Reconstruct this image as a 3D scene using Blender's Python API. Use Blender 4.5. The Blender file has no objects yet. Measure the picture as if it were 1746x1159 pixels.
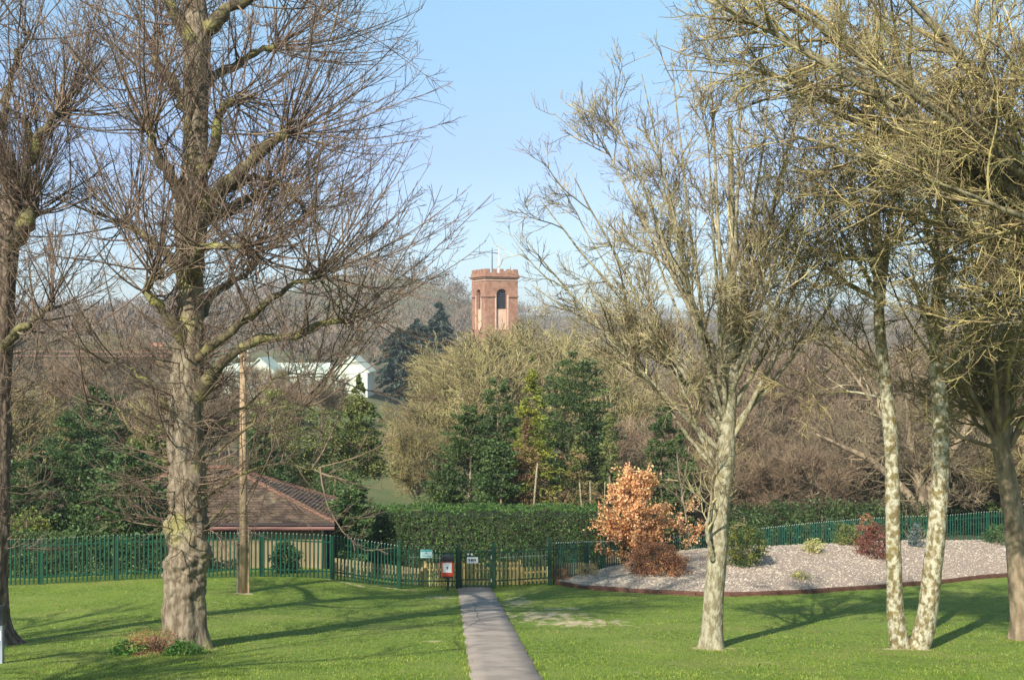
import bpy, math, random
import numpy as np
from mathutils import Vector, Matrix, noise
R = math.radians
random.seed(7); RNG = np.random.default_rng(7)
scene = bpy.context.scene
COL = scene.collection

# ------------------------------------------------------------------ camera
F = 2050.0; CX = 873.0; CY = 579.5           # focal length in photo pixels, principal point
cam = bpy.data.cameras.new('camera'); camo = bpy.data.objects.new('camera', cam)
COL.objects.link(camo); scene.camera = camo
cam.sensor_width = 36.0; cam.lens = 36.0 * F / 1746.0
cam.clip_start = 0.1; cam.clip_end = 8000
camo.location = (0, 0, 0); camo.rotation_euler = (R(90), 0, 0)

# ------------------------------------------------------------------ light
SUN_EL = 36.0; SHADOW_DIR = 28.0             # shadows run 28 deg right of straight ahead
world = bpy.data.worlds.new('World'); scene.world = world; world.use_nodes = True
nt = world.node_tree; nt.nodes.clear()
sky = nt.nodes.new('ShaderNodeTexSky'); sky.sky_type = 'NISHITA'; sky.sun_disc = False
sky.sun_elevation = R(SUN_EL); sky.sun_rotation = R(180 + SHADOW_DIR)
sky.altitude = 0; sky.air_density = 1.0; sky.dust_density = 0.6; sky.ozone_density = 1.5
bg = nt.nodes.new('ShaderNodeBackground'); bg.inputs['Strength'].default_value = 0.115
out = nt.nodes.new('ShaderNodeOutputWorld')
tcw = nt.nodes.new('ShaderNodeTexCoord'); sxy = nt.nodes.new('ShaderNodeSeparateXYZ'); nt.links.new(tcw.outputs['Generated'], sxy.inputs[0])
hr = nt.nodes.new('ShaderNodeValToRGB'); he = hr.color_ramp.elements          # spring haze: dims and blues the white Nishita horizon all round
he[0].position = 0.0; he[0].color = (0.60, 0.70, 0.86, 1); he[1].position = 0.30; he[1].color = (1.0, 1.12, 1.0, 1)
hq = he.new(0.15); hq.color = (0.76, 0.755, 0.90, 1); nt.links.new(sxy.outputs[2], hr.inputs[0])
hm = nt.nodes.new('ShaderNodeMix'); hm.data_type = 'RGBA'; hm.blend_type = 'MULTIPLY'; hm.inputs[0].default_value = 1.0
nt.links.new(sky.outputs[0], hm.inputs[6]); nt.links.new(hr.outputs[0], hm.inputs[7]); nt.links.new(hm.outputs[2], bg.inputs[0])
nt.links.new(bg.outputs[0], out.inputs[0])
sl = bpy.data.lights.new('sun', 'SUN'); sl.energy = 5.0; sl.angle = R(0.5); sl.color = (1.0, 0.94, 0.84)
so = bpy.data.objects.new('sun', sl); COL.objects.link(so)
sd = Vector((math.sin(R(SHADOW_DIR)) * math.cos(R(SUN_EL)), math.cos(R(SHADOW_DIR)) * math.cos(R(SUN_EL)), -math.sin(R(SUN_EL))))
so.rotation_euler = sd.to_track_quat('-Z', 'Y').to_euler()
scene.view_settings.view_transform = 'Standard'; scene.view_settings.look = 'None'
scene.view_settings.gamma = 1; scene.view_settings.use_curve_mapping = False
scene.view_settings.exposure = 0.73
scene.render.engine = 'CYCLES'
scene.cycles.max_bounces = 6; scene.cycles.volume_bounces = 1; scene.cycles.transparent_max_bounces = 8

# ------------------------------------------------------------------ tags
def tag(o, label=None, cat=None, group=None, kind=None):
    if label: o['label'] = label
    if cat: o['category'] = cat
    if group: o['group'] = group
    if kind: o['kind'] = kind
    return o
def empty(name, loc, rz=0.0):
    o = bpy.data.objects.new(name, None); COL.objects.link(o)
    o.location = loc; o.rotation_euler = (0, 0, rz); o.empty_display_size = 0.3
    return o
def link(name, mesh, parent=None, loc=(0, 0, 0), rot=(0, 0, 0), scale=(1, 1, 1)):
    o = bpy.data.objects.new(name, mesh); COL.objects.link(o)
    o.location = loc; o.rotation_euler = rot; o.scale = scale
    if parent: o.parent = parent
    return o
def copy_tree(o, parent=None):
    c = o.copy(); COL.objects.link(c); c.parent = parent
    for ch in [x for x in COL.objects if x.parent == o]: copy_tree(ch, c)
    return c

# ------------------------------------------------------------------ meshes
def mesh_np(name, V, faces, mat=None, smooth=False, mats=None, fm=None):
    """faces: list of int arrays, each (n,k)"""
    me = bpy.data.meshes.new(name)
    V = np.asarray(V, dtype=np.float32).reshape(-1, 3)
    faces = [np.asarray(f, dtype=np.int32) for f in faces if len(f)]
    idx = np.concatenate([f.ravel() for f in faces])
    cnt = np.concatenate([np.full(len(f), f.shape[1], dtype=np.int32) for f in faces])
    st = np.concatenate([[0], np.cumsum(cnt)[:-1]]).astype(np.int32)
    me.vertices.add(len(V)); me.vertices.foreach_set('co', V.ravel())
    me.loops.add(len(idx)); me.loops.foreach_set('vertex_index', idx)
    me.polygons.add(len(cnt)); me.polygons.foreach_set('loop_start', st)
    try: me.polygons.foreach_set('loop_total', cnt)
    except Exception: pass
    if smooth: me.polygons.foreach_set('use_smooth', np.ones(len(cnt), dtype=bool))
    if mats:
        for m in mats: me.materials.append(m)
        if fm is not None: me.polygons.foreach_set('material_index', np.asarray(fm, dtype=np.int32))
    elif mat: me.materials.append(mat)
    me.update(calc_edges=True); me.validate()
    return me

class MB:
    def __init__(s): s.v = []; s.f = []; s.n = 0
    def add(s, V, Fs):
        V = np.asarray(V, float).reshape(-1, 3)
        s.v.append(V); s.f += [tuple(int(i) + s.n for i in f) for f in Fs]; s.n += len(V); return s
    def box(s, x0, x1, y0, y1, z0, z1, M=None):
        V = np.array([(x, y, z) for z in (z0, z1) for x, y in ((x0, y0), (x1, y0), (x1, y1), (x0, y1))], float)
        if M is not None: V = np.array([M @ Vector(p) for p in V])
        return s.add(V, [(3, 2, 1, 0), (4, 5, 6, 7), (0, 1, 5, 4), (1, 2, 6, 5), (2, 3, 7, 6), (3, 0, 4, 7)])
    def prism(s, poly, y0, y1):           # poly in x,z ; extruded along y
        n = len(poly); V = [(p[0], y0, p[1]) for p in poly] + [(p[0], y1, p[1]) for p in poly]
        Fs = [tuple(range(n)), tuple(range(2 * n - 1, n - 1, -1))] + [(i, i + n, (i + 1) % n + n, (i + 1) % n) for i in range(n)]
        return s.add(V, Fs)
    def tube(s, pts, rs, S=8):
        P = np.array(pts, float)[None]; Rr = np.array(rs, float)[None]
        V, Q, caps = tubes(P, Rr, S, caps=True)
        return s.add(V, [tuple(q) for q in Q] + [tuple(c) for c in caps])
    def mesh(s, name, mat, smooth=False):
        me = bpy.data.meshes.new(name); me.from_pydata(np.concatenate(s.v).tolist(), [], s.f)
        me.materials.append(mat)
        if smooth: me.polygons.foreach_set('use_smooth', [True] * len(me.polygons))
        me.update(); return me
    def build(s, name, mat, parent=None, loc=(0, 0, 0), smooth=False):
        return link(name, s.mesh(name, mat, smooth), parent, loc)

def nrm(a): return a / (np.linalg.norm(a, axis=-1, keepdims=True) + 1e-9)
def tubes(P, Rr, S=3, caps=False):
    K, N, _ = P.shape
    T = nrm(np.gradient(P, axis=1))
    mean = nrm(P[:, -1] - P[:, 0])
    ref = np.where(np.abs(mean[:, 2:3]) > 0.75, np.array([[1.0, 0.13, 0]]), np.array([[0.02, 0.05, 1.0]]))
    U = nrm(np.cross(T, ref[:, None, :])); W = np.cross(T, U)
    a = np.arange(S) * 2 * np.pi / S
    V = P[:, :, None, :] + Rr[:, :, None, None] * (np.cos(a)[None, None, :, None] * U[:, :, None, :] + np.sin(a)[None, None, :, None] * W[:, :, None, :])
    k = np.arange(K)[:, None, None]; n = np.arange(N - 1)[None, :, None]; s_ = np.arange(S)[None, None, :]
    b = k * N * S + n * S; s2 = (s_ + 1) % S
    Q = np.stack(np.broadcast_arrays(b + s_, b + s2, b + S + s2, b + S + s_), -1).reshape(-1, 4)
    cp = np.zeros((0, S), int)
    if caps:
        kk = np.arange(K)[:, None] * N * S
        cp = np.concatenate([kk + np.arange(S)[::-1][None], kk + (N - 1) * S + np.arange(S)[None]])
        return V.reshape(-1, 3), Q, cp
    return V.reshape(-1, 3), Q
def tube_mesh(name, groups, mat, smooth=True, caps=False):
    Vs, Fs, n = [], [], 0
    for P, Rr, S in groups:
        if len(P) == 0: continue
        r = tubes(P, Rr, S, caps=caps); Vs.append(r[0]); Fs.append(r[1] + n)
        if caps: Fs.append(r[2] + n)
        n += len(r[0])
    return mesh_np(name, np.concatenate(Vs), Fs, mat, smooth)

# ------------------------------------------------------------------ materials
def mat(name, c1, c2=None, scale=4.0, rough=0.85, c3=None, bump=0.0, bscale=None, stretch=(1, 1, 1), spec=0.3,
        island=0.0, transl=0.0, spots=None, thr=(0.42, 0.58), metal=0.0, detail=4):
    m = bpy.data.materials.new(name); m.use_nodes = True; t = m.node_tree; N = t.nodes; L = t.links
    p = N['Principled BSDF']; p.inputs['Roughness'].default_value = rough
    p.inputs['Specular IOR Level'].default_value = spec; p.inputs['Metallic'].default_value = metal
    tc = N.new('ShaderNodeTexCoord'); mp = N.new('ShaderNodeMapping'); mp.inputs['Scale'].default_value = stretch
    L.new(tc.outputs['Object'], mp.inputs[0])
    col = None
    if c2:
        n1 = N.new('ShaderNodeTexNoise'); n1.inputs['Scale'].default_value = scale; n1.inputs['Detail'].default_value = detail
        L.new(mp.outputs[0], n1.inputs[0])
        r = N.new('ShaderNodeValToRGB'); e = r.color_ramp.elements
        e[0].position = thr[0]; e[0].color = (*c1, 1); e[1].position = thr[1]; e[1].color = (*c2, 1)
        L.new(n1.outputs[0], r.inputs[0]); col = r.outputs[0]
    if spots:
        sc_, c, lo, hi = spots
        n2 = N.new('ShaderNodeTexNoise'); n2.inputs['Scale'].default_value = sc_; n2.inputs['Detail'].default_value = 5
        mp2 = N.new('ShaderNodeMapping'); mp2.inputs['Location'].default_value = (7, 3, 1); L.new(tc.outputs['Object'], mp2.inputs[0])
        L.new(mp2.outputs[0], n2.inputs[0])
        r2 = N.new('ShaderNodeMapRange'); r2.inputs[1].default_value = lo; r2.inputs[2].default_value = hi
        L.new(n2.outputs[0], r2.inputs[0])
        mx = N.new('ShaderNodeMix'); mx.data_type = 'RGBA'; L.new(r2.outputs[0], mx.inputs[0])
        if col: L.new(col, mx.inputs[6])
        else: mx.inputs[6].default_value = (*c1, 1)
        mx.inputs[7].default_value = (*c, 1); col = mx.outputs[2]
    if island:
        g = N.new('ShaderNodeNewGeometry'); mr = N.new('ShaderNodeMapRange')
        mr.inputs[3].default_value = 1 - island; mr.inputs[4].default_value = 1 + island
        L.new(g.outputs['Random Per Island'], mr.inputs[0])
        hs = N.new('ShaderNodeHueSaturation')
        if col: L.new(col, hs.inputs['Color'])
        else: hs.inputs['Color'].default_value = (*c1, 1)
        L.new(mr.outputs[0], hs.inputs['Value'])
        mh = N.new('ShaderNodeMapRange'); mh.inputs[3].default_value = 0.5 - 0.04 * island; mh.inputs[4].default_value = 0.5 + 0.04 * island
        ml = N.new('ShaderNodeMath'); ml.operation = 'FRACT'; m7 = N.new('ShaderNodeMath'); m7.operation = 'MULTIPLY'; m7.inputs[1].default_value = 7.31
        L.new(g.outputs['Random Per Island'], m7.inputs[0]); L.new(m7.outputs[0], ml.inputs[0]); L.new(ml.outputs[0], mh.inputs[0])
        L.new(mh.outputs[0], hs.inputs['Hue']); col = hs.outputs[0]
    if col: L.new(col, p.inputs['Base Color'])
    else: p.inputs['Base Color'].default_value = (*c1, 1)
    if bump:
        nb = N.new('ShaderNodeTexNoise'); nb.inputs['Scale'].default_value = bscale or scale * 3; nb.inputs['Detail'].default_value = 6
        L.new(mp.outputs[0], nb.inputs[0])
        b = N.new('ShaderNodeBump'); b.inputs['Strength'].default_value = bump; b.inputs['Distance'].default_value = 0.05
        L.new(nb.outputs[0], b.inputs['Height']); L.new(b.outputs[0], p.inputs['Normal'])
    if transl:
        o = N['Material Output']; tr = N.new('ShaderNodeBsdfTranslucent'); mix = N.new('ShaderNodeMixShader')
        mix.inputs[0].default_value = transl
        if col: L.new(col, tr.inputs[0])
        else: tr.inputs[0].default_value = (*c1, 1)
        L.new(p.outputs[0], mix.inputs[1]); L.new(tr.outputs[0], mix.inputs[2]); L.new(mix.outputs[0], o.inputs[0])
    return m

M = {}
M['lime_bark'] = mat('lime_bark', (0.1156, 0.085, 0.0544), (0.2448, 0.2006, 0.1394), 11, 0.95, bump=1.0, bscale=9, stretch=(1, 1, 0.3), spots=(1.3, (0.25, 0.225, 0.09), 0.55, 0.70), thr=(0.38, 0.62), detail=8)
M['dark_bark'] = mat('dark_bark', (0.075, 0.052, 0.038), (0.19, 0.14, 0.10), 9, 0.95, bump=1.0, bscale=12, stretch=(1, 1, 0.3), detail=8)
M['lime_limb'] = mat('lime_limb', (0.06825, 0.0525, 0.0315), (0.1417, 0.1207, 0.063), 3, 0.95, bump=0.8, bscale=14, spots=(1.5, (0.26, 0.24, 0.08), 0.5, 0.66))
M['lime_twig'] = mat('lime_twig', (0.11, 0.074, 0.052), (0.20, 0.14, 0.095), 1.2, 0.75, island=0.35)
M['maple_bark'] = mat('maple_bark', (0.176, 0.1496, 0.088), (0.3344, 0.3036, 0.2068), 9, 0.95, bump=0.8, bscale=18, stretch=(1, 1, 0.5), spots=(2.2, (0.26, 0.22, 0.10), 0.60, 0.75), detail=8)
M['maple_twig'] = mat('maple_twig', (0.16, 0.125, 0.07), (0.44, 0.37, 0.20), 1.6, 0.85, island=0.45, thr=(0.42, 0.64))
M['birch_bark'] = mat('birch_bark', (0.15, 0.12, 0.055), (0.42, 0.39, 0.28), 9, 0.95, bump=0.8, bscale=25, stretch=(1, 1, 0.7), thr=(0.41, 0.57), spots=(5.0, (0.19, 0.14, 0.05), 0.53, 0.66), detail=9)
M['yellow_twig'] = mat('yellow_twig', (0.15, 0.115, 0.06), (0.46, 0.375, 0.155), 1.4, 0.85, island=0.45, thr=(0.42, 0.66))
M['maple_limb'] = mat('maple_limb', (0.13, 0.105, 0.06), (0.30, 0.26, 0.15), 5, 0.95, bump=0.6)
M['grey_limb'] = mat('grey_limb', (0.10, 0.09, 0.055), (0.26, 0.23, 0.13), 4, 0.95, bump=0.6)
M['brown_bark'] = mat('brown_bark', (0.16, 0.12, 0.075), (0.30, 0.23, 0.15), 4, 0.95, bump=0.8, bscale=12, stretch=(1, 1, 0.4))
M['bare_twig'] = mat('bare_twig', (0.16, 0.12, 0.075), (0.28, 0.22, 0.13), 0.5, 0.9, island=0.35)
M['red_twig'] = mat('red_twig', (0.17, 0.118, 0.075), (0.27, 0.19, 0.115), 0.5, 0.9, island=0.3)
M['olive_twig'] = mat('olive_twig', (0.20, 0.16, 0.07), (0.33, 0.28, 0.12), 0.5, 0.9, island=0.35)
M['far_twig'] = mat('far_twig', (0.12, 0.09, 0.065), (0.19, 0.14, 0.095), 0.012, 0.95, island=0.12, thr=(0.35, 0.65))
def leafmat(n, a, b, sc=0.6, isl=0.45, tr=0.25, rough=0.6): M[n] = mat(n, a, b, sc, rough, island=isl, transl=tr, spec=0.35)
leafmat('leaf_dark', (0.04, 0.0725, 0.02), (0.09375, 0.135, 0.0375))
leafmat('leaf_laurel', (0.0414, 0.08694, 0.02318), (0.09108, 0.1408, 0.0414), 0.9, rough=0.6)
leafmat('leaf_hedge', (0.042, 0.098, 0.018), (0.085, 0.155, 0.03), 1.2, rough=0.6)
leafmat('leaf_olive', (0.09677, 0.1344, 0.03226), (0.1935, 0.2043, 0.05914))
leafmat('leaf_gold', (0.1275, 0.17, 0.0255), (0.255, 0.255, 0.03825))
leafmat('leaf_brown', (0.17, 0.10, 0.05), (0.26, 0.17, 0.08))
leafmat('leaf_blue', (0.03, 0.05, 0.04), (0.06, 0.085, 0.06))
leafmat('leaf_dwarf', (0.035, 0.075, 0.02), (0.16, 0.17, 0.03), 2.5)
leafmat('leaf_copper', (0.6122, 0.3005, 0.1224), (0.8459, 0.5009, 0.2449), 2.0)
leafmat('leaf_rust', (0.27, 0.115, 0.055), (0.42, 0.21, 0.10), 3.0)
leafmat('leaf_red', (0.12, 0.035, 0.028), (0.24, 0.09, 0.055), 3.0)
leafmat('leaf_yellow', (0.35, 0.34, 0.08), (0.5, 0.48, 0.2), 3.0)
leafmat('leaf_bluegrey', (0.10, 0.14, 0.13), (0.16, 0.20, 0.18), 3.0)
leafmat('leaf_straw', (0.45, 0.34, 0.15), (0.55, 0.43, 0.2), 3.0)
leafmat('leaf_fresh', (0.05, 0.14, 0.02), (0.12, 0.24, 0.04), 3.0)
leafmat('leaf_grass', (0.06, 0.14, 0.015), (0.13, 0.22, 0.03), 2.5, tr=0.3)

# ------------------------------------------------------------------ ground
def W(px, py, d): return np.array([(px - CX) / F * d, d, -(py - CY) / F * d])
def plane(d): return -(3.475 + 0.1397 * d)
pts = []
def cp(px, py, d): pts.append(W(px, py, d))
def cz(px, d, z): pts.append(np.array([(px - CX) / F * d, d, z]))
for x in (-40, -15, 0, 15, 40):
    pts.append(np.array([x, -14, -1.5])); pts.append(np.array([x, 0, -1.7])); pts.append(np.array([x, 10, -4.1]))
for px in (-900, -300, 100, 500, 803, 925, 1300, 1700, 2200, 2800): cz(px, 24.3, plane(24.3)); cz(px, 30, plane(30))
for px in (-300, 100, 500, 790, 900, 1200, 1600, 2100): cz(px, 36, plane(36))
for px in (660, 800, 860, 1100, 1500, 1900): cz(px, 43, plane(43))
for q in [(781, 1003, 52), (838, 1003, 52), (938, 997, 52), (720, 1003, 51.6), (680, 1003, 51), (620, 995, 50), (565, 987, 49), (500, 984, 48.6),
          (415, 983, 48.5), (280, 986, 48), (150, 992, 47.5), (20, 998, 47), (-200, 1005, 46), (-600, 1010, 45), (415, 1010, 44), (300, 1012, 43),
          (150, 1022, 41.5), (560, 1008, 46), (1000, 1004, 50.2), (1100, 1011, 49.2), (1200, 1016, 48.5), (1300, 1015, 49), (1400, 1010, 50.5),
          (1500, 1003, 52.5), (1600, 995, 55), (1730, 982, 58), (1900, 970, 61), (2300, 960, 63),
          (1065, 988, 56), (1150, 980, 58.5), (1240, 968, 61), (1370, 950, 64), (1510, 936, 67), (1730, 921, 69), (2100, 905, 72),
          (690, 862, 96), (690, 800, 120), (690, 742, 155), (1300, 870, 92), (1262, 797, 170), (1385, 812, 160), (1600, 800, 150), (1400, 705, 260), (1400, 622, 420),
          (1746, 700, 260), (605, 669, 190), (450, 666, 200), (250, 626, 240), (60, 650, 210), (-300, 640, 220),
          (560, 466, 650), (640, 462, 650), (700, 474, 640), (750, 490, 630), (800, 535, 620), (430, 520, 700), (900, 560, 700), (250, 560, 700), (0, 560, 700), (1200, 560, 800), (1500, 560, 800),
          (0, 532, 1250), (250, 526, 1250), (500, 535, 1300), (950, 546, 1300), (1150, 543, 1300), (1450, 536, 1300), (1746, 530, 1300), (2200, 530, 1300), (-500, 530, 1300)]: cp(*q)
for px in (-500, 100, 400, 700, 900, 1100): cz(px, 58, -11.2 if px > 500 else -10.6)
for px in (100, 400): cz(px, 75, -10.5)
for px in (820, 900, 1000, 1100): cz(px, 80, -12.6)
cz(860, 200, -18); cz(1050, 200, -18); cz(860, 380, -11)
for px in (-600, 300, 900, 1500, 2400): cz(px, 2200, 5)
pts = np.array(pts)
def warp(x, y): return np.stack([3 * x / (y + 22), np.log(y + 22)], -1)
PU = warp(pts[:, 0], pts[:, 1]); CC = 0.03
def _phi(a, b):
    d2 = ((a[:, None, :] - b[None, :, :]) ** 2).sum(-1); return np.sqrt(d2 + CC * CC)
_A = np.zeros((len(pts) + 3, len(pts) + 3)); _n = len(pts)
_A[:_n, :_n] = _phi(PU, PU) - 0.002 * np.eye(_n); _A[:_n, _n] = 1; _A[:_n, _n + 1:] = PU; _A[_n, :_n] = 1; _A[_n + 1:, :_n] = PU.T
# interpolate the sight-line slope z/(y+22): well scaled from 20 m to 2 km
_w = np.linalg.solve(_A, np.concatenate([pts[:, 2] / (pts[:, 1] + 22), [0, 0, 0]]))
def GZ(x, y):
    x = np.atleast_1d(np.asarray(x, float)); y = np.atleast_1d(np.asarray(y, float)); sh = x.shape
    q = warp(x.ravel(), y.ravel()); o = np.empty(len(q))
    for i in range(0, len(q), 20000):
        s = q[i:i + 20000]; o[i:i + 20000] = _phi(s, PU) @ _w[:_n] + _w[_n] + s @ _w[_n + 1:]
    return (o * (y.ravel() + 22)).reshape(sh)
def gz(x, y): return float(GZ(x, y)[0])
def G(px, d):
    x = (px - CX) / F * d; return np.array([x, d, gz(x, d)])

ys = [-14.0]
while ys[-1] < 2150: ys.append(ys[-1] + 0.36 + max(0, ys[-1] - 55) * 0.02)
ys = np.array(ys); us = np.linspace(-1.25, 1.25, 330)
gx = us[None, :] * (ys[:, None] + 22); gy = np.repeat(ys[:, None], len(us), 1)
gzv = GZ(gx, gy)
# small unevenness of the turf and the far slopes
gzv += 0.012 * np.sin(gx * 1.7 + np.sin(gy * 0.9) * 2) * np.sin(gy * 1.3 + gx * 0.4) + np.clip((gy - 90) / 400, 0, 1) * 2.0 * np.sin(gx / 37 + gy / 90)
n0, n1 = gx.shape; ii = np.arange(n0 - 1)[:, None] * n1 + np.arange(n1 - 1)[None, :]
quads = np.stack([ii, ii + 1, ii + n1 + 1, ii + n1], -1).reshape(-1, 4)

def ground_material():
    m = bpy.data.materials.new('turf'); m.use_nodes = True; t = m.node_tree; N = t.nodes; L = t.links
    p = N['Principled BSDF']; p.inputs['Roughness'].default_value = 0.9; p.inputs['Specular IOR Level'].default_value = 0.2
    g = N.new('ShaderNodeNewGeometry'); pos = g.outputs['Position']
    def nz(s, d=4, st=(1, 1, 1)):
        mp = N.new('ShaderNodeMapping'); mp.inputs['Scale'].default_value = st; L.new(pos, mp.inputs[0])
        n = N.new('ShaderNodeTexNoise'); n.inputs['Scale'].default_value = s; n.inputs['Detail'].default_value = d; L.new(mp.outputs[0], n.inputs[0]); return n.outputs[0]
    def mr(v, a, b, c=0.0, d=1.0):
        r = N.new('ShaderNodeMapRange'); r.inputs[1].default_value = a; r.inputs[2].default_value = b; r.inputs[3].default_value = c; r.inputs[4].default_value = d
        L.new(v, r.inputs[0]); return r.outputs[0]
    def mx(f, a, b):
        x = N.new('ShaderNodeMix'); x.data_type = 'RGBA'
        L.new(f, x.inputs[0])
        for s, v in ((6, a), (7, b)):
            if isinstance(v, tuple): x.inputs[s].default_value = (*v, 1)
            else: L.new(v, x.inputs[s])
        return x.outputs[2]
    def mth(op, a, b):
        x = N.new('ShaderNodeMath'); x.operation = op
        for s, v in ((0, a), (1, b)):
            if isinstance(v, float): x.inputs[s].default_value = v
            else: L.new(v, x.inputs[s])
        return x.outputs[0]
    lawn = mx(mr(nz(0.5, 6), 0.4, 0.62), (0.088, 0.152, 0.013), (0.145, 0.215, 0.025))
    lawn = mx(mr(nz(9, 6, (1, 0.35, 1)), 0.40, 0.66), lawn, (0.195, 0.235, 0.04))
    lawn = mx(mr(nz(22, 4, (1, 0.3, 1)), 0.55, 0.72), lawn, (0.05, 0.095, 0.015))
    lawn = mx(mth('MULTIPLY', mr(nz(0.33, 5), 0.5, 0.7), 0.55), lawn, (0.22, 0.23, 0.06))
    # worn patches of bare soil
    mask = None
    for (px, py, d, rx, ry) in [(745, 1019, 47.5, 0.8, 1.2), (880, 1028, 44.5, 0.7, 3.0), (925, 1055, 39.0, 1.7, 2.4), (1000, 1070, 36.5, 1.9, 1.7), (905, 1060, 38, 0.5, 0.7),
                                (735, 1093, 31.5, 0.35, 0.25), (812, 1003, 51.8, 1.2, 0.45), (960, 1042, 41.5, 1.2, 0.5), (415, 1012, 43.8, 0.55, 0.4), (1213, 1105, 29.8, 0.6, 0.4), (1553, 1105, 29.8, 0.7, 0.4), (318, 1106, 29.8, 1.0, 0.6), (270, 1109, 29, 1.2, 0.4),
                                (680, 1004, 50.6, 1.6, 0.4), (600, 992, 49.0, 1.4, 0.35)]:
        c = G(px, d)
        v = N.new('ShaderNodeVectorMath'); v.operation = 'SUBTRACT'; L.new(pos, v.inputs[0]); v.inputs[1].default_value = c
        v2 = N.new('ShaderNodeVectorMath'); v2.operation = 'MULTIPLY'; L.new(v.outputs[0], v2.inputs[0]); v2.inputs[1].default_value = (1 / rx, 1 / ry, 0)
        v3 = N.new('ShaderNodeVectorMath'); v3.operation = 'LENGTH'; L.new(v2.outputs[0], v3.inputs[0])
        s = mr(v3.outputs['Value'], 0.3, 1.25, 1, 0)
        mask = s if mask is None else mth('MAXIMUM', mask, s)
    mk = mr(mth('ADD', mask, mth('MULTIPLY', mth('SUBTRACT', nz(3.2, 9, (1, 0.5, 1)), 0.5), 3.2)), 0.5, 1.1)
    lawn = mx(mk, lawn, mx(mr(nz(7, 5), 0.4, 0.6), (0.40, 0.32, 0.18), (0.52, 0.43, 0.27)))
    sp = N.new('ShaderNodeSeparateXYZ'); L.new(pos, sp.inputs[0])
    rough = mx(mr(nz(0.35, 7), 0.4, 0.6), (0.09, 0.08, 0.04), (0.15, 0.11, 0.07))
    fld = mx(mr(nz(0.15, 6), 0.4, 0.6), (0.10, 0.125, 0.045), (0.155, 0.15, 0.065))
    hill = mx(mr(nz(0.02, 8), 0.42, 0.58), (0.13, 0.11, 0.07), (0.17, 0.17, 0.08))
    # the open field lies left of the church
    fx = mr(mth('ABSOLUTE', mth('ADD', sp.outputs[0], mth('MULTIPLY', sp.outputs[1], 0.088)), 0.0), 8, 15, 1, 0)
    fy = mth('MULTIPLY', mr(sp.outputs[1], 76, 88), mr(sp.outputs[1], 170, 200, 1, 0))
    col = mx(mr(sp.outputs[1], 57, 60), lawn, rough)
    col = mx(mth('MULTIPLY', fx, fy), col, fld)
    col = mx(mr(sp.outputs[1], 220, 300), col, hill)
    L.new(col, p.inputs['Base Color'])
    b = N.new('ShaderNodeBump'); b.inputs['Strength'].default_value = 0.7; b.inputs['Distance'].default_value = 0.04
    L.new(nz(26, 5), b.inputs['Height']); L.new(b.outputs[0], p.inputs['Normal'])
    return m
ground = link('ground', mesh_np('ground', np.stack([gx, gy, gzv], -1), [quads], ground_material(), True)); tag(ground, kind='structure')

# air between here and the far hills
hz = bpy.data.materials.new('haze_air'); hz.use_nodes = True; t = hz.node_tree; t.nodes.clear()
pv = t.nodes.new('ShaderNodeVolumePrincipled'); pv.inputs['Density'].default_value = 0.0003; pv.inputs['Color'].default_value = (0.78, 0.88, 1.0, 1)
pv.inputs['Anisotropy'].default_value = 0.2
mo = t.nodes.new('ShaderNodeOutputMaterial'); t.links.new(pv.outputs[0], mo.inputs['Volume'])
hb = MB().box(-2800, 2800, -40, 2200, -60, 75).build('haze', hz); tag(hb, kind='stuff', label='thin blue haze lying over the valley', cat='haze')

# path
pA = np.array([-1.611, 52.0]); pB = np.array([-0.107, 24.3]); pdv = (pB - pA) / np.linalg.norm(pB - pA); pn = np.array([-pdv[1], pdv[0]])
if pn[0] < 0: pn = -pn
nP = 180; tt = np.linspace(-0.5, 56, nP)
Vp = []
prng = np.random.default_rng(3)
for i, s in enumerate(tt):
    c = pA + pdv * s; wl = 0.72 + 0.02 * math.sin(s * 3.1) + prng.uniform(-0.02, 0.02); wr = 0.72 + 0.02 * math.sin(s * 2.3 + 1) + prng.uniform(-0.02, 0.02)
    for k, (o, dz) in enumerate([(-wl - 0.01, -0.06), (-wl, 0.03), (-wl * 0.5, 0.045), (0, 0.05), (wr * 0.5, 0.045), (wr, 0.03), (wr + 0.01, -0.06)]):
        q = c + pn * o; Vp.append((q[0], q[1], dz))
Vp = np.array(Vp); Vp[:, 2] += GZ(Vp[:, 0], Vp[:, 1])
ii = np.arange(nP - 1)[:, None] * 7 + np.arange(6)[None]; pq = np.stack([ii, ii + 1, ii + 8, ii + 7], -1).reshape(-1, 4)
M['asphalt'] = mat('path_asphalt', (0.2805, 0.2338, 0.1913), (0.3485, 0.289, 0.238), 1.2, 0.9, bump=0.4, bscale=60, spots=(1.6, (0.20, 0.175, 0.155), 0.50, 0.75), detail=9)
path = link('path', mesh_np('path', Vp, [pq], M['asphalt'], True)); tag(path, kind='structure')
# the crack across the tarmac
M['crack'] = mat('crack_dark', (0.08, 0.075, 0.07))
cb = MB()
def crack(pp, w):
    for (a, b) in zip(pp[:-1], pp[1:]):
        A = W(a[0], a[1], 0); dA = 3.475 / ((a[1] - CY) / F - 0.1397); dB = 3.475 / ((b[1] - CY) / F - 0.1397)
        xa, ya, xb, yb = (a[0] - CX) / F * dA, dA, (b[0] - CX) / F * dB, dB
        dx, dy = xb - xa, yb - ya; l = math.hypot(dx, dy); nx, ny = -dy / l * w, dx / l * w
        def zz(x, y):
            off = abs(float(np.dot(np.array([x, y]) - pA, pn))); return gz(x, y) + 0.056 - 0.02 * min(1, off / 0.7)
        V = [(xa - nx, ya - ny, zz(xa, ya)), (xa + nx, ya + ny, zz(xa, ya)), (xb + nx, yb + ny, zz(xb, yb)), (xb - nx, yb - ny, zz(xb, yb))]
        cb.add(V, [(0, 1, 2, 3)])
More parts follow.
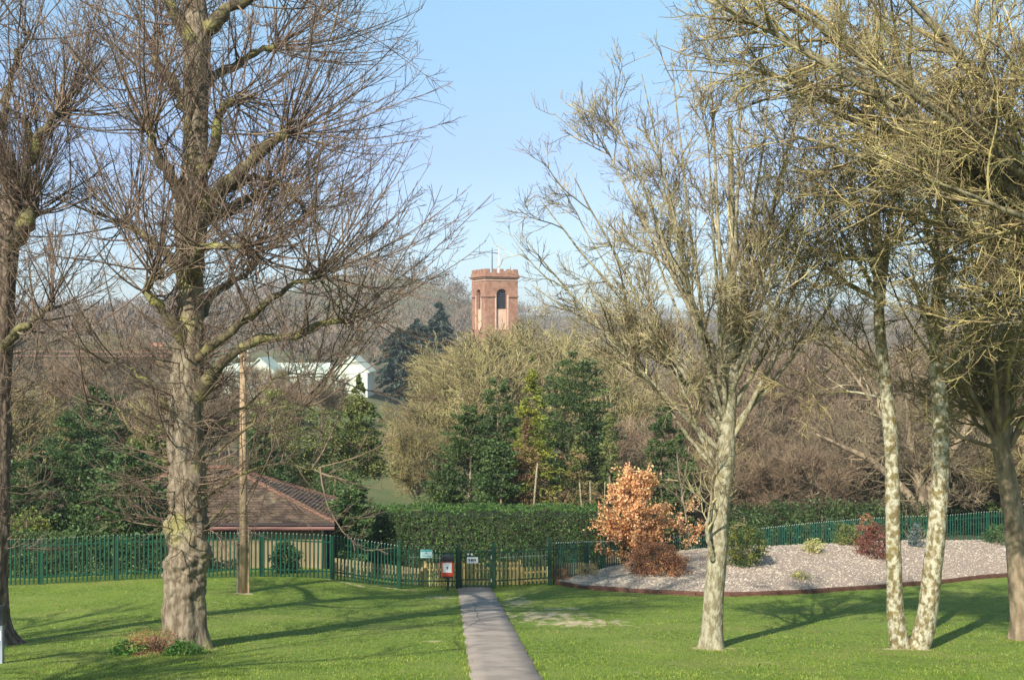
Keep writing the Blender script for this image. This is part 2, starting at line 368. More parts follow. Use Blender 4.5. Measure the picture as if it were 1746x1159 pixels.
crack([(806, 1030), (812, 1036), (809, 1042), (815, 1047), (813, 1053), (819, 1058), (813, 1062), (808, 1066)], 0.014)
crack([(813, 1060), (822, 1064), (828, 1068)], 0.011)
crack([(808, 1064), (800, 1068)], 0.011)
ck = cb.build('crack', M['crack'], path)

# grass blades standing on the lawn, real geometry
def leaves(C, size, rng, aspect=0.5, upbias=0.0, nrm_dir=None, flat=0.0):
    n = len(C)
    a = nrm(rng.normal(size=(n, 3)) + np.array([0, 0, upbias])); b = nrm(np.cross(a, rng.normal(size=(n, 3))))
    s = (size * rng.uniform(0.6, 1.35, n))[:, None]
    V = np.stack([C - a * s, C + b * s * aspect, C + a * s, C - b * s * aspect], 1)
    Q = np.arange(n * 4).reshape(n, 4)
    return V.reshape(-1, 3), Q
def lawn_grass():
    rng = np.random.default_rng(11); n = 150000
    d = 23.5 + 29 * rng.random(n) ** 1.5; px = rng.uniform(-60, 1800, n); x = (px - CX) / F * d
    off = np.abs((np.stack([x, d], -1) - pA) @ pn)
    clump = np.sin(x * 2.3 + np.sin(d * 1.1)) * np.sin(d * 1.9 + x) + rng.normal(size=n) * 0.6
    front = np.interp(px, EPX, ED)
    k = (off > 0.70) & (clump > -0.5) & (d < np.where(px > 945, front - 0.25, np.interp(px, [0, 565, 680, 945], [46.8, 48.6, 50.8, 51.8])))
    k &= ~((rng.random(n) < 0.75) & (np.hypot((x - 0.9) / 2.2, (d - 39.5) / 5) < 1))
    x, d, px = x[k], d[k], px[k]; n = len(x); z = GZ(x, d)
    h = rng.uniform(0.02, 0.055, n) * (1 + (off[k] < 0.9)) ; w = rng.uniform(0.006, 0.014, n); an = rng.uniform(0, np.pi, n); lx = rng.normal(size=n) * 0.02; ly = rng.normal(size=n) * 0.02
    V = np.stack([np.stack([x - np.cos(an) * w, d - np.sin(an) * w, z - 0.01], -1), np.stack([x + np.cos(an) * w, d + np.sin(an) * w, z - 0.01], -1), np.stack([x + lx, d + ly, z + h], -1)], 1)
    o = link('grass', mesh_np('grass', V.reshape(-1, 3), [np.arange(n * 3).reshape(n, 3)], M['leaf_lawn']))
    tag(o, 'short mown green grass covering the sloping lawn on both sides of the path', 'grass', kind='stuff')
leafmat('leaf_lawn', (0.131, 0.2097, 0.01922), (0.2184, 0.2708, 0.04368), 0.7, tr=0.3)

# ------------------------------------------------------------------ gravel bed
EDGE = [(948, 992, 52.2), (1000, 1004, 50.2), (1100, 1011, 49.2), (1200, 1016, 48.5), (1300, 1015, 49), (1400, 1010, 50.5), (1500, 1003, 52.5), (1600, 995, 55), (1730, 982, 58), (1900, 970, 61), (2050, 965, 62)]
CREST = [(958, 988, 52.6), (1010, 975, 53.2), (1070, 960, 54), (1120, 947, 55), (1180, 937, 56), (1250, 932, 57), (1390, 927, 59), (1500, 923, 61), (1600, 920, 63), (1746, 922, 65.5), (1950, 920, 67)]
EPX = [e[0] for e in EDGE]; ED = [e[2] for e in EDGE]
def resamp(P, n):
    P = np.array(P, float); t = np.linspace(0, 1, len(P)); q = np.linspace(0, 1, n)
    return np.stack([np.interp(q, t, P[:, i]) for i in range(P.shape[1])], -1)
def catmull(P, n):
    P = np.array(P, float); Q = np.vstack([2 * P[0] - P[1], P, 2 * P[-1] - P[-2]]); m = len(P) - 1
    t = np.linspace(0, m - 1e-6, n); i = t.astype(int); f = (t - i)[:, None]
    a, b, c, d = Q[i], Q[i + 1], Q[i + 2], Q[i + 3]
    return 0.5 * (2 * b + (c - a) * f + (2 * a - 5 * b + 4 * c - d) * f ** 2 + (3 * b - a - 3 * c + d) * f ** 3)
e3 = catmull([W(*q) for q in EDGE], 140); c3 = catmull([W(*q) for q in CREST], 140)
e3[:, 2] = GZ(e3[:, 0], e3[:, 1]) + 0.14
wid = np.linalg.norm(c3 - e3, axis=1, keepdims=True)
b3 = c3 + np.array([0.1, 1, 0]) * np.minimum(1.3, wid * 0.35); b3[:, 2] = GZ(b3[:, 0], b3[:, 1]) - 0.05
NT = 44; BED = np.zeros((140, NT, 3))
for j in range(NT):
    t_ = j / (NT - 1)
    if t_ < 0.8:
        s = t_ / 0.8; p_ = e3 * (1 - s) + c3 * s; p_[:, 2] = e3[:, 2] + (c3[:, 2] - e3[:, 2]) * math.sin(s * math.pi / 2) ** 0.9 + 0.03 * math.sin(s * 9)
    else:
        s = (t_ - 0.8) / 0.2; p_ = c3 * (1 - s) + b3 * s; p_[:, 2] = c3[:, 2] + (b3[:, 2] - c3[:, 2]) * s ** 2
    BED[:, j] = p_
BED[:, 1:-1, 2] += 0.04 * np.sin(BED[:, 1:-1, 0] * 1.3) * np.sin(BED[:, 1:-1, 1] * 1.1 + 1)
ii = np.arange(139)[:, None] * NT + np.arange(NT - 1)[None]; bq = np.stack([ii, ii + NT, ii + NT + 1, ii + 1], -1).reshape(-1, 4)
M['gravel'] = mat('gravel_ground', (0.2464, 0.1804, 0.1364), (0.3872, 0.2948, 0.2288), 14, 0.9, bump=1.0, bscale=22, detail=3, spots=(18, (0.25, 0.2, 0.17), 0.56, 0.7))
bed = link('gravel_bed', mesh_np('gravel_bed', BED, [bq], M['gravel'], True)); tag(bed, kind='structure')
def bed_at(px, t_):          # a point on the bed: photo column, and 0 (edging) .. 0.8 (crest)
    j = int(round(t_ * (NT - 1))); row = BED[:, j]; p = CX + F * row[:, 0] / row[:, 1]
    i = int(np.argmin(np.abs(p - px))); return row[i].copy()
# loose stones
rng = np.random.default_rng(5); n = 15000
si = rng.uniform(0, 138, n); sj = rng.uniform(0.3, NT * 0.84, n); i0 = si.astype(int); j0 = sj.astype(int); fi = (si - i0)[:, None]; fj = (sj - j0)[:, None]
C = (BED[i0, j0] * (1 - fi) + BED[i0 + 1, j0] * fi) * (1 - fj) + (BED[i0, j0 + 1] * (1 - fi) + BED[i0 + 1, j0 + 1] * fi) * fj
ov = np.array([(1, 0, 0), (-1, 0, 0), (0, 1, 0), (0, -1, 0), (0, 0, 1), (0, 0, -0.6)], float); of = np.array([(0, 2, 4), (2, 1, 4), (1, 3, 4), (3, 0, 4)])
S_ = rng.uniform(0.025, 0.06, (n, 1, 1)) * rng.uniform(0.7, 1.3, (n, 6, 1))
an = rng.uniform(0, 6.28, n); ca, sa = np.cos(an)[:, None], np.sin(an)[:, None]
o_ = np.stack([ov[None, :, 0] * ca - ov[None, :, 1] * sa, ov[None, :, 0] * sa + ov[None, :, 1] * ca, np.repeat(ov[None, :, 2] * 0.7, n, 0)], -1)
V = C[:, None] + o_ * S_
M['stone'] = mat('loose_stone', (0.33, 0.28, 0.205), (0.50, 0.425, 0.325), 3, 0.85, island=0.25)
gs = link('gravel', mesh_np('gravel', V.reshape(-1, 3), [(np.arange(n)[:, None, None] * 6 + of[None]).reshape(-1, 3)], M['stone']), bed); tag(gs, kind='stuff')
# brown timber edging, board by board
M['edging'] = mat('edging_timber', (0.09, 0.0405, 0.0288), (0.144, 0.0675, 0.045), 3, 0.8, bump=0.3, stretch=(1, 1, 6))
er = empty('timber_edging', e3[40]); tag(er, 'dark red brown timber edging boards holding the front of the gravel bed', 'edging')
L_ = np.concatenate([[0], np.cumsum(np.linalg.norm(np.diff(e3, axis=0), axis=1))]); s = 0
while s + 1.4 < L_[-1]:
    a = np.array([np.interp(s, L_, e3[:, k]) for k in range(3)]); b = np.array([np.interp(s + 1.4, L_, e3[:, k]) for k in range(3)])
    dd = b - a; l = np.linalg.norm(dd[:2]); ang = math.atan2(dd[1], dd[0])
    mb = MB().box(0.008, l - 0.008, -0.05, 0.0, -0.25, 0.05)
    o = mb.build('board', M['edging'], er); o.location = a - e3[40] + np.array([0, 0, random.uniform(-0.012, 0.012)]); o.rotation_euler = (0, -math.atan2(dd[2], l), ang)
    s += 1.4
lawn_grass()

# ------------------------------------------------------------------ tree tools
def branch(rng, base, d0, L, r0, r1, N=6, up=0.0, wob=0.08, drift=None):
    """vectorised: base (K,3), d0 (K,3), L (K,), r0,r1 (K,)"""
    K = len(base); D = np.zeros((K, N - 1, 3)); d = nrm(d0)
    bend = np.array([0, 0, 1.0]) * (up if np.isscalar(up) else up[:, None])
    if drift is not None: bend = bend + drift
    for i in range(N - 1):
        d = nrm(d + bend / (N - 1) + rng.normal(size=(K, 3)) * wob); D[:, i] = d
    P = np.concatenate([base[:, None], base[:, None] + np.cumsum(D * (L / (N - 1))[:, None, None], 1)], 1)
    t = np.linspace(0, 1, N)[None]; Rr = r0[:, None] * (1 - t) ** 0.8 * 0.999 + r1[:, None] * (1 - (1 - t) ** 0.8)
    return P, np.maximum(Rr, r1[:, None] * 0.9)
def spawn(rng, P, Rr, n, t0, t1, L, ang, N=5, up=0.3, wob=0.08, rk=0.6, rmin=0.006, rcap=1.0, byradius=False, spread=0.35, tipr=None):
    K, M_, _ = P.shape
    seglen = np.linalg.norm(P[:, -1] - P[:, 0], axis=1); w = seglen * (1 if not byradius else Rr.mean(1)); w = w / w.sum()
    k = rng.choice(K, n, p=w); t = rng.uniform(t0, t1, n) * (M_ - 1) * 0.9999; i = t.astype(int); f = (t - i)[:, None]
    base = P[k, i] * (1 - f) + P[k, i + 1] * f; T = nrm(P[k, i + 1] - P[k, i]); rr = Rr[k, i] * (1 - f[:, 0]) + Rr[k, i + 1] * f[:, 0]
    q = nrm(np.cross(T, rng.normal(size=(n, 3)))); a = np.radians(ang) * (1 + spread * rng.normal(size=n)); a = np.clip(a, 0.1, 1.7)
    d = T * np.cos(a)[:, None] + q * np.sin(a)[:, None]
    LL = L * rng.uniform(0.45, 1.2, n) * (1.15 - 0.55 * (t / (M_ - 1)))
    r0 = np.minimum(np.maximum(rr * rk, rmin), rcap)
    r1 = np.full(n, rmin * 0.75 if tipr is None else tipr)
    return branch(rng, base, d, LL, r0, r1, N, up, wob)
def limb(pp, n=14):
    """pp: (px, py, d, radius in px) -> centreline and radii in metres"""
    A = np.array([list(W(p[0], p[1], p[2])) + [p[3] * p[2] / F] for p in pp]); C = catmull(A, n)
    return C[:, :3], np.maximum(C[:, 3], 0.01)
def limbs(lst, n=14):
    r = [limb(p, n) for p in lst]; return np.array([a for a, _ in r]), np.array([b for _, b in r])
def trunk_mesh(name, pp, m, n=120, S=40, burr=0.0, seed=0, flare=0.0, rough=0.05, ridges=7):
    C, Rr = limb(pp, n)
    V, Q, cps = tubes(C[None], Rr[None], S, caps=True)
    V = V.reshape(n, S, 3); h = C[:, 2] - C[0, 2]; out_ = []
    for i in range(n):
        for j in range(S):
            v = V[i, j]; dr = v - C[i]; a = j / S * 2 * math.pi
            k = 1 + rough * (noise.fractal(Vector((v[0] * 3 + seed, v[1] * 3, v[2] * 1.1)), 0.8, 2.1, 4))
            k += rough * 0.6 * math.sin(a * ridges + 1.3 * math.sin(h[i] * 0.9 + seed) + seed)
            if flare: k += flare * math.exp(-max(h[i], 0) / 0.35) * (1 + 0.55 * math.sin(a * 5 + seed))
            if burr:
                b = noise.noise(Vector((v[0] * 1.9 + 5, v[1] * 1.9, v[2] * 1.6 + seed))); w = burr(h[i])
                kn = noise.fractal(Vector((v[0] * 7, v[1] * 7, v[2] * 7 + seed)), 0.7, 2.0, 3)
                k += w * (max(0, b) * 0.6 + 0.14 * kn)
                if w > 0.15: k += min(w, 0.9) * 0.26 * (0.55 - noise.voronoi(Vector((v[0] * 5 + seed, v[1] * 5, v[2] * 4.2)))[0][0]) * (1 if kn > -0.35 else 0.2)
            out_.append(C[i] + dr * k)
    return mesh_np(name, np.array(out_), [Q, cps], m, True)
def rel(P, o): return P - np.asarray(o)[None, None]
def put(name, groups, m, root, o, kind=None):
    me = tube_mesh(name, [(rel(P, o), Rr, S) for P, Rr, S in groups], m, caps=False)
    ob = link(name, me, root)
    if kind: ob['kind'] = kind
    return ob
def put_limbs(root, o, P, Rr, m, S=9):
    for k in range(len(P)):
        link('limb', tube_mesh('limb', [(rel(P[k:k + 1], o), Rr[k:k + 1], S)], m, caps=True), root)
def trunk_part(root, o, me):
    me.transform(Matrix.Translation(-Vector(o))); return link('trunk', me, root)

# ------------------------------------------------------------------ big pollarded lime, left of the path
def knob_shoots(rng, tips, dirs, n, L, r, up=0.5, spreadk=0.75, N=9, w=None):
    K = len(tips); k = rng.choice(K, n, p=w / w.sum())
    d = nrm(dirs[k] * 0.7 + rng.normal(size=(n, 3)) * spreadk + np.array([0, 0, 0.25]))
    base = tips[k] + rng.normal(size=(n, 3)) * 0.10
    return branch(rng, base, d, L * rng.uniform(0.5, 1.15, n), np.full(n, r) * rng.uniform(0.6, 1.1, n), np.full(n, 0.0065), N, up, 0.06)
def lime(label, D, px0, trunk, limb_list, seed, ns, bark='lime_bark', tk=1.0, group=None, burr=None, flare=0.3, L=3.0, epi=260, twk=0.85, fl=None, tz=None):
    rng = np.random.default_rng(seed); o = G(px0, D); root = empty('lime_tree', o); tag(root, label, 'tree', group)
    trunk_part(root, o, trunk_mesh('trunk', [(p[0], p[1], p[2], p[3] * tk) for p in trunk], M[bark], n=330, S=72, burr=burr, seed=seed, flare=flare, rough=0.05))
    P, Rr = limbs(limb_list, 14)
    P[:, 1:-1] += rng.normal(size=P[:, 1:-1].shape) * 0.035; Rr = Rr * (1 + 0.12 * rng.normal(size=Rr.shape))
    put_limbs(root, o, P, Rr, M['lime_limb'], 10)
    tips = P[:, -1]; dirs = nrm(P[:, -1] - P[:, -4])
    # secondary stubs
    kn = []
    for t_ in tips:
        for _ in range(2): kn.append(t_ + rng.normal(size=3) * 0.05)
    wt = np.where(Rr[:, 7] * F / D < 5.6, 0.22, 1.0) * np.where(tips[:, 2] < 0.8, 0.6, 1.0)
    S1 = knob_shoots(rng, tips, dirs, ns, L * 1.12, 0.024, up=0.5, w=wt)
    S2 = spawn(rng, P, Rr, ns // 3, 0.35, 1.0, L * 0.95, 62, N=8, up=0.9, wob=0.07, rk=0.3, rmin=0.013, rcap=0.028, tipr=0.007)
    C, tr = limb(trunk, 30)
    S3 = spawn(rng, C[None], tr[None], epi, 0.27, 1.0, L * 0.72, 78, N=8, up=0.8, wob=0.1, rk=0.04, rmin=0.010, rcap=0.022, tipr=0.006)
    S4 = spawn(rng, C[None, :16], tr[None, :16], int(epi * 0.55), 0.40, 1.0, L * 0.65, 80, N=8, up=0.15, wob=0.11, rk=0.04, rmin=0.011, rcap=0.022, tipr=0.006)
    keep = lambda x: (lambda q: (x[0][q], x[1][q]))(x[0][:, :, 2].min(1) > o[2] + 2.3)
    S1, S2, S3, S4 = keep(S1), keep(S2), keep(S3), keep(S4)
    PA = np.concatenate([resampP(x[0], 8) for x in (S1, S2, S3, S4)]); RA = np.concatenate([resampP(x[1][..., None], 8)[..., 0] for x in (S1, S2, S3, S4)])
    put('shoots', [(x[0], x[1], 4) for x in (S1, S2, S3, S4)], M['lime_twig'], root, o)
    T1 = spawn(rng, PA, RA, int(len(PA) * 9 * twk), 0.3, 1.0, 0.95, 36, N=4, up=0.25, wob=0.10, rk=0.5, rmin=0.0075, rcap=0.012)
    T1 = keep(T1)
    T2 = spawn(rng, T1[0], T1[1], int(len(PA) * 17 * twk), 0.2, 1.0, 0.36, 40, N=2, up=0.1, wob=0.12, rk=0.7, rmin=0.0055, rcap=0.007)
    put('crown', [(T1[0], T1[1], 3), (T2[0], T2[1], 3)], M['lime_twig'], root, o)
    return root
def resampP(P, n):
    K, N, d = P.shape; t = np.linspace(0, N - 1.0001, n); i = t.astype(int); f = (t - i)[None, :, None]
    return P[:, i] * (1 - f) + P[:, i + 1] * f

def burr_big(h): return 0.9 * math.exp(-((h - 2.6) / 1.1) ** 2) + 0.35 * math.exp(-((h - 4.2) / 0.8) ** 2) + 0.45 * math.exp(-((h - 10.9) / 0.5) ** 2) + 0.12
D0 = 30.0
lime('huge pollarded lime tree with burred trunk standing in the lawn left of the path', D0, 318,
     [(316, 1112, D0, 44), (316, 1085, D0, 40), (315, 1040, D0, 37), (316, 990, D0, 37), (319, 940, D0, 36), (320, 880, D0, 35), (318, 800, D0, 33), (314, 720, D0, 34), (316, 660, D0, 32),
      (322, 600, D0, 27), (325, 520, D0, 24), (324, 440, D0, 25), (325, 370, D0, 31), (330, 320, D0, 26), (333, 250, D0, 22), (334, 160, D0, 23), (336, 70, D0, 25), (332, 20, D0, 22), (325, -40, D0, 18), (322, -100, D0, 12)],
     [[(335, 375, D0, 14), (305, 325, D0 - .3, 11), (280, 285, D0 - .6, 9), (262, 250, D0 - .8, 8), (252, 225, D0 - .9, 6)],
      [(340, 365, D0, 16), (375, 325, D0 - .3, 13), (415, 285, D0 - .5, 11), (460, 245, D0 - .6, 9), (492, 225, D0 - .7, 8)],
      [(335, 300, D0 - .2, 12), (365, 260, D0 - .4, 10), (372, 210, D0 - .5, 8), (382, 182, D0 - .5, 8), (398, 172, D0 - .6, 6)],
      [(318, 700, D0, 18), (350, 655, D0 - .3, 14), (385, 610, D0 - .5, 9.5), (430, 582, D0 - .6, 8), (495, 577, D0 - .6, 8), (535, 552, D0 - .7, 6), (585, 546, D0 - .8, 6)],
      [(328, 610, D0, 13), (300, 560, D0 - .4, 10), (275, 525, D0 - .7, 8), (250, 500, D0 - .9, 7), (262, 470, D0 - 1, 5)],
      [(335, 90, D0, 16), (310, 45, D0 - .3, 12), (285, 0, D0 - .5, 9), (255, -50, D0 - .6, 6)],
      [(340, 70, D0, 14), (375, 30, D0 - .3, 11), (420, 0, D0 - .4, 9), (480, -22, D0 - .4, 6)],
      [(345, 350, D0, 9), (400, 315, D0 + .5, 7), (460, 305, D0 + .7, 5), (500, 335, D0 + .8, 4), (520, 365, D0 + .9, 3)],
      [(325, 420, D0, 14), (345, 380, D0 + 1, 11), (400, 350, D0 + 2.2, 9), (440, 330, D0 + 3, 6)],
      [(320, 480, D0, 12), (290, 440, D0 + 1, 9), (240, 400, D0 + 2.0, 7), (215, 380, D0 + 2.6, 5)],
      [(320, 560, D0, 12), (350, 520, D0 + 1.2, 9), (380, 490, D0 + 2.4, 7), (420, 470, D0 + 3, 5)],
      [(330, 200, D0, 12), (300, 150, D0 + 1, 9), (270, 110, D0 + 1.8, 7), (262, 80, D0 + 2, 5)],
      [(332, 150, D0, 11), (380, 120, D0 + 1, 8), (430, 95, D0 + 1.6, 6), (470, 80, D0 + 2, 5)],
      [(325, 480, D0, 11), (330, 450, D0 - 1.2, 9), (345, 420, D0 - 2.0, 7), (420, 420, D0 - 2.5, 5)],
      [(345, 850, D0 - .3, 2.6), (400, 815, D0 - .5, 2.2), (470, 790, D0 - .8, 1.7), (540, 800, D0 - 1, 1)],
      [(345, 780, D0 - .3, 3), (400, 745, D0 - .4, 2.2), (450, 700, D0 - .6, 1.8), (520, 690, D0 - .8, 1)],
      [(290, 790, D0 - .3, 2.6), (240, 750, D0 - .4, 2), (200, 700, D0 - .5, 1.6), (150, 680, D0 - .6, 1)],
      [(290, 700, D0 - .3, 3), (240, 640, D0 - .6, 2.2), (190, 610, D0 - .9, 1.3)],
      [(345, 740, D0 + .2, 3), (420, 690, D0 + 1.0, 2.2), (480, 640, D0 + 1.6, 1.6), (560, 640, D0 + 2, 1)],
      [(345, 900, D0 - .2, 2.4), (380, 870, D0 - .4, 1.8), (410, 850, D0 - .5, 1.0)],
      [(320, 620, D0, 9), (400, 560, D0 - .8, 7), (470, 500, D0 - 1.4, 5), (540, 470, D0 - 1.6, 4)]],
     seed=4, tk=0.92, ns=500, burr=burr_big, L=3.7, epi=200)
DL = 31.0
lime('pollarded lime with dark knobbly trunk cut off by the left edge of the picture', DL, -6,
     [(-6, 1106, DL, 40), (-8, 1060, DL, 28), (-8, 980, DL, 24), (-4, 880, DL, 23), (-2, 760, DL, 22), (0, 640, DL, 22), (4, 540, DL, 23), (8, 450, DL, 24), (14, 380, DL, 26), (20, 330, DL, 22), (12, 290, DL, 16), (0, 255, DL, 12), (-20, 225, DL, 8)],
     [[(18, 335, DL, 14), (45, 295, DL - .2, 10), (62, 255, DL - .3, 9), (70, 225, DL - .3, 7), (105, 192, DL - .3, 6)],
      [(55, 265, DL - .2, 6), (50, 225, DL - .3, 5), (42, 200, DL - .3, 5)],
      [(20, 420, DL, 14), (42, 385, DL - .3, 13), (50, 360, DL - .3, 12), (55, 350, DL - .3, 9)],
      [(0, 270, DL, 10), (-30, 220, DL - .3, 8), (-60, 150, DL - .4, 6), (-80, 100, DL - .4, 5)],
      [(5, 220, DL, 6), (15, 150, DL + .5, 5), (30, 90, DL + .6, 4), (50, 60, DL + .6, 3)],
      [(0, 560, DL, 12), (-40, 520, DL + 1, 9), (-90, 480, DL + 1.5, 7), (-140, 470, DL + 1.5, 5)],
      [(4, 600, DL, 10), (30, 565, DL - 1, 7), (60, 545, DL - 1.3, 5), (85, 520, DL - 1.3, 4)],
      [(10, 430, DL, 10), (-30, 380, DL - .5, 8), (-80, 340, DL - .8, 6), (-110, 300, DL - 1, 5)]],
     seed=9, bark='dark_bark', tk=0.85, ns=300, burr=lambda h: 0.25 + 0.5 * math.exp(-((h - 10.5) / 0.8) ** 2), flare=0.35, L=2.9, epi=130, twk=0.8)

# ------------------------------------------------------------------ spreading trees on the right
def ascending(label, name, D, px0, trunks, limb_list, seed, barkm, twigm, n1, n2, n3, n4, L1=3.2, up=0.5, ang=34, group=None, flare=0.2, fork_t=(0.45, 1.0), r1=0.05, trough=0.04, tw=1.0, limbm=None, b0=0.12, trk=1.0):
    rng = np.random.default_rng(seed); o = G(px0, D); root = empty(name, o); tag(root, label, 'tree', group)
    for i, tk in enumerate(trunks):
        tk = [(p[0], p[1], p[2], p[3] * trk) for p in tk]
        trunk_part(root, o, trunk_mesh('trunk', tk, barkm, n=110, S=28, seed=seed + i, flare=flare, rough=trough, ridges=4))
    P, Rr = limbs(limb_list, 14)
    P[:, 1:] += np.cumsum(rng.normal(size=P[:, 1:].shape) * 0.022, axis=1)
    put_limbs(root, o, P, Rr, limbm or barkm, 8)
    B1 = spawn(rng, P, Rr, n1, b0, 0.98, L1, ang, N=8, up=up, wob=0.10, rk=0.55, rmin=0.018, rcap=r1, tipr=0.010)
    B2 = spawn(rng, B1[0], B1[1], n2, 0.15, 1.0, L1 * 0.5, ang + 6, N=6, up=up * 0.6, wob=0.14, rk=0.6, rmin=0.010, rcap=0.020, tipr=0.006)
    B3 = spawn(rng, B2[0], B2[1], n3, 0.1, 1.0, 0.62 * tw, 42, N=3, up=0.25, wob=0.2, rk=0.7, rmin=0.0072, rcap=0.010)
    B4 = spawn(rng, B3[0], B3[1], n4, 0.2, 1.0, 0.31 * tw, 46, N=2, up=0.2, wob=0.2, rk=0.8, rmin=0.0055, rcap=0.007)
    put('branches', [(B1[0], B1[1], 5), (B2[0], B2[1], 4)], twigm, root, o)
    put('crown', [(B3[0], B3[1], 3), (B4[0], B4[1], 3)], twigm, root, o)
    return root

DM = 30.0
def fan(x0, y0_, d0, specs, stag=0):
    """specs: (tip px, tip py, tip depth offset, start radius px, sag)"""
    r = []
    for tx, ty, dd, rr, sag in specs:
        y0 = y0_ - (int(tx * 3 + ty) % 7) * stag; p0 = np.array([x0, y0]); p3 = np.array([tx, ty]); mid = p0 * 0.55 + p3 * 0.45 + np.array([0, sag]); q = p0 * 0.8 + p3 * 0.2 + np.array([0, sag * 0.4]); q2 = p0 * 0.25 + p3 * 0.75 + np.array([0, sag * 0.7])
        r.append([(p0[0], p0[1], d0, rr), (q[0], q[1], d0 + dd * 0.15, rr * 0.85), (mid[0], mid[1], d0 + dd * 0.45, rr * 0.62), (q2[0], q2[1], d0 + dd * 0.75, rr * 0.38), (tx, ty, d0 + dd, rr * 0.14)])
    return r
FR = [(882, 400), (905, 480), (925, 335), (968, 268), (1010, 208), (1058, 168), (1098, 132), (1148, 92), (1200, 72), (1262, 62), (1322, 92), (1372, 140), (1408, 220), (1425, 320), (1420, 430)]
ml = []
for q, (tx, ty) in enumerate(FR):
    y0 = 772 - (q * 5 % 7) * 22
    ml += fan(1233 + (772 - y0) * 0.06, y0, DM, [(tx, ty, (-1.0, 0.9, 0.0)[q % 3], 5.2, 12 if abs(tx - 1240) > 180 else 4)])
for q, (tx, ty) in enumerate([(1000, 390), (1120, 240), (1290, 220), (1380, 350), (1080, 330), (1200, 190), (1340, 240)]):
    ml += fan(1236, 745 - 18 * (q % 4), DM, [(tx, ty, (-3.4 if q % 2 else 3.4), 4.6, 15)])
ml += fan(1230, 812, DM, [(1130, 600, -.3, 5, 5), (1060, 560, .6, 4.5, 15)])
ml += [[(1216, 955, DM - .2, 5), (1210, 930, DM - .25, 4.5), (1206, 905, DM - .3, 4), (1206, 885, DM - .3, 2.5)]]
ml += fan(1240, 740, DM, [(1420, 500, .6, 6, 10)])
ascending('pale grey spreading tree with vase shaped crown on the lawn right of the path', 'maple_tree', DM, 1213,
          [[(1213, 1110, DM, 23), (1214, 1080, DM, 20), (1217, 1020, DM, 19), (1222, 960, DM, 19), (1226, 900, DM, 18), (1231, 840, DM, 18), (1236, 790, DM, 18), (1240, 730, DM, 15), (1244, 660, DM, 13), (1246, 560, DM, 11), (1248, 450, DM, 9), (1247, 330, DM, 6), (1245, 200, DM, 4)]],
          ml, 21, M['maple_bark'], M['maple_twig'], 180, 1100, 7200, 10500, L1=2.2, up=0.4, ang=31, b0=0.28, flare=0.22, trk=0.88)
DT = 30.0
tl = fan(1505, 520, DT, [(1330, 200, -.6, 7, 20), (1400, 60, .6, 8, 10), (1480, 0, -.3, 9, 0), (1560, 60, 1.2, 7, 5), (1350, 380, .8, 6, 20), (1300, 320, -2, 6, 30), (1420, 180, 2.6, 6, 10)])
tl += fan(1518, 680, DT, [(1390, 470, -.5, 5, 20), (1340, 560, 1.0, 4, 35), (1450, 520, 2, 5, 10)])
tl += fan(1602, 470, DT, [(1520, 120, -.8, 8, 10), (1600, 20, .4, 10, 0), (1680, 80, -.6, 8, 10), (1740, 220, .8, 7, 20), (1640, 200, 2.5, 6, 10), (1560, 250, -2.5, 6, 10), (1700, 330, -1.5, 6, 20)])
tl = [[(p[0], p[1], p[2], p[3] * 0.6) for p in q] for q in tl]
tl += fan(1604, 640, DT, [(1690, 480, -.6, 6, 15), (1540, 430, .6, 5, 10), (1720, 540, .8, 5, 20), (1555, 480, -1.0, 5, 0)])
ascending('twin stemmed tree, two slender white lichen covered trunks parting at the base', 'lichen_tree', DT, 1553,
          [[(1540, 1112, DT, 15), (1532, 1085, DT, 15), (1526, 1030, DT, 13.5), (1524, 960, DT, 13), (1522, 880, DT, 12.5), (1521, 800, DT, 12), (1517, 720, DT, 11.5), (1508, 640, DT, 10), (1500, 560, DT, 9), (1497, 480, DT, 8), (1490, 380, DT, 6), (1480, 250, DT, 4), (1470, 120, DT, 2)],
           [(1558, 1112, DT, 16), (1572, 1088, DT, 17), (1583, 1030, DT, 16.5), (1591, 960, DT, 16), (1599, 880, DT, 15), (1604, 800, DT, 14), (1603, 700, DT, 13), (1598, 620, DT, 12), (1598, 540, DT, 12), (1604, 470, DT, 11), (1608, 380, DT, 9), (1606, 260, DT, 6), (1600, 120, DT, 3)]],
          tl, 33, M['birch_bark'], M['yellow_twig'], 150, 900, 5200, 8500, L1=2.8, up=0.25, ang=42, flare=0.1, trough=0.06)
DR = 32.0
rl = fan(1712, 770, DR, [(1560, 480, -.8, 9, 10), (1640, 420, .8, 10, 0), (1730, 350, -.5, 11, 0), (1800, 300, .8, 12, 0), (1600, 600, 1.5, 7, 20), (1850, 450, 0, 9, 20), (1500, 640, -1.2, 6, 25), (1700, 500, -2.5, 8, 10), (1660, 520, 2.8, 8, 10)])
rl = [[(p[0], p[1], p[2], p[3] * 0.7) for p in q] for q in rl]
ascending('dark trunked tree at the right edge leaning left over the gravel bed end', 'leaning_tree', DR, 1740,
          [[(1746, 1092, DR, 27), (1743, 1060, DR, 22), (1737, 1000, DR, 20), (1732, 930, DR, 19), (1725, 860, DR, 19), (1712, 790, DR, 18), (1703, 730, DR, 15), (1705, 660, DR, 12), (1715, 560, DR, 9), (1720, 450, DR, 5)]],
          rl, 41, M['brown_bark'], M['yellow_twig'], 100, 560, 3000, 4500, L1=2.2, up=0.15, ang=44, flare=0.2, trk=0.85)
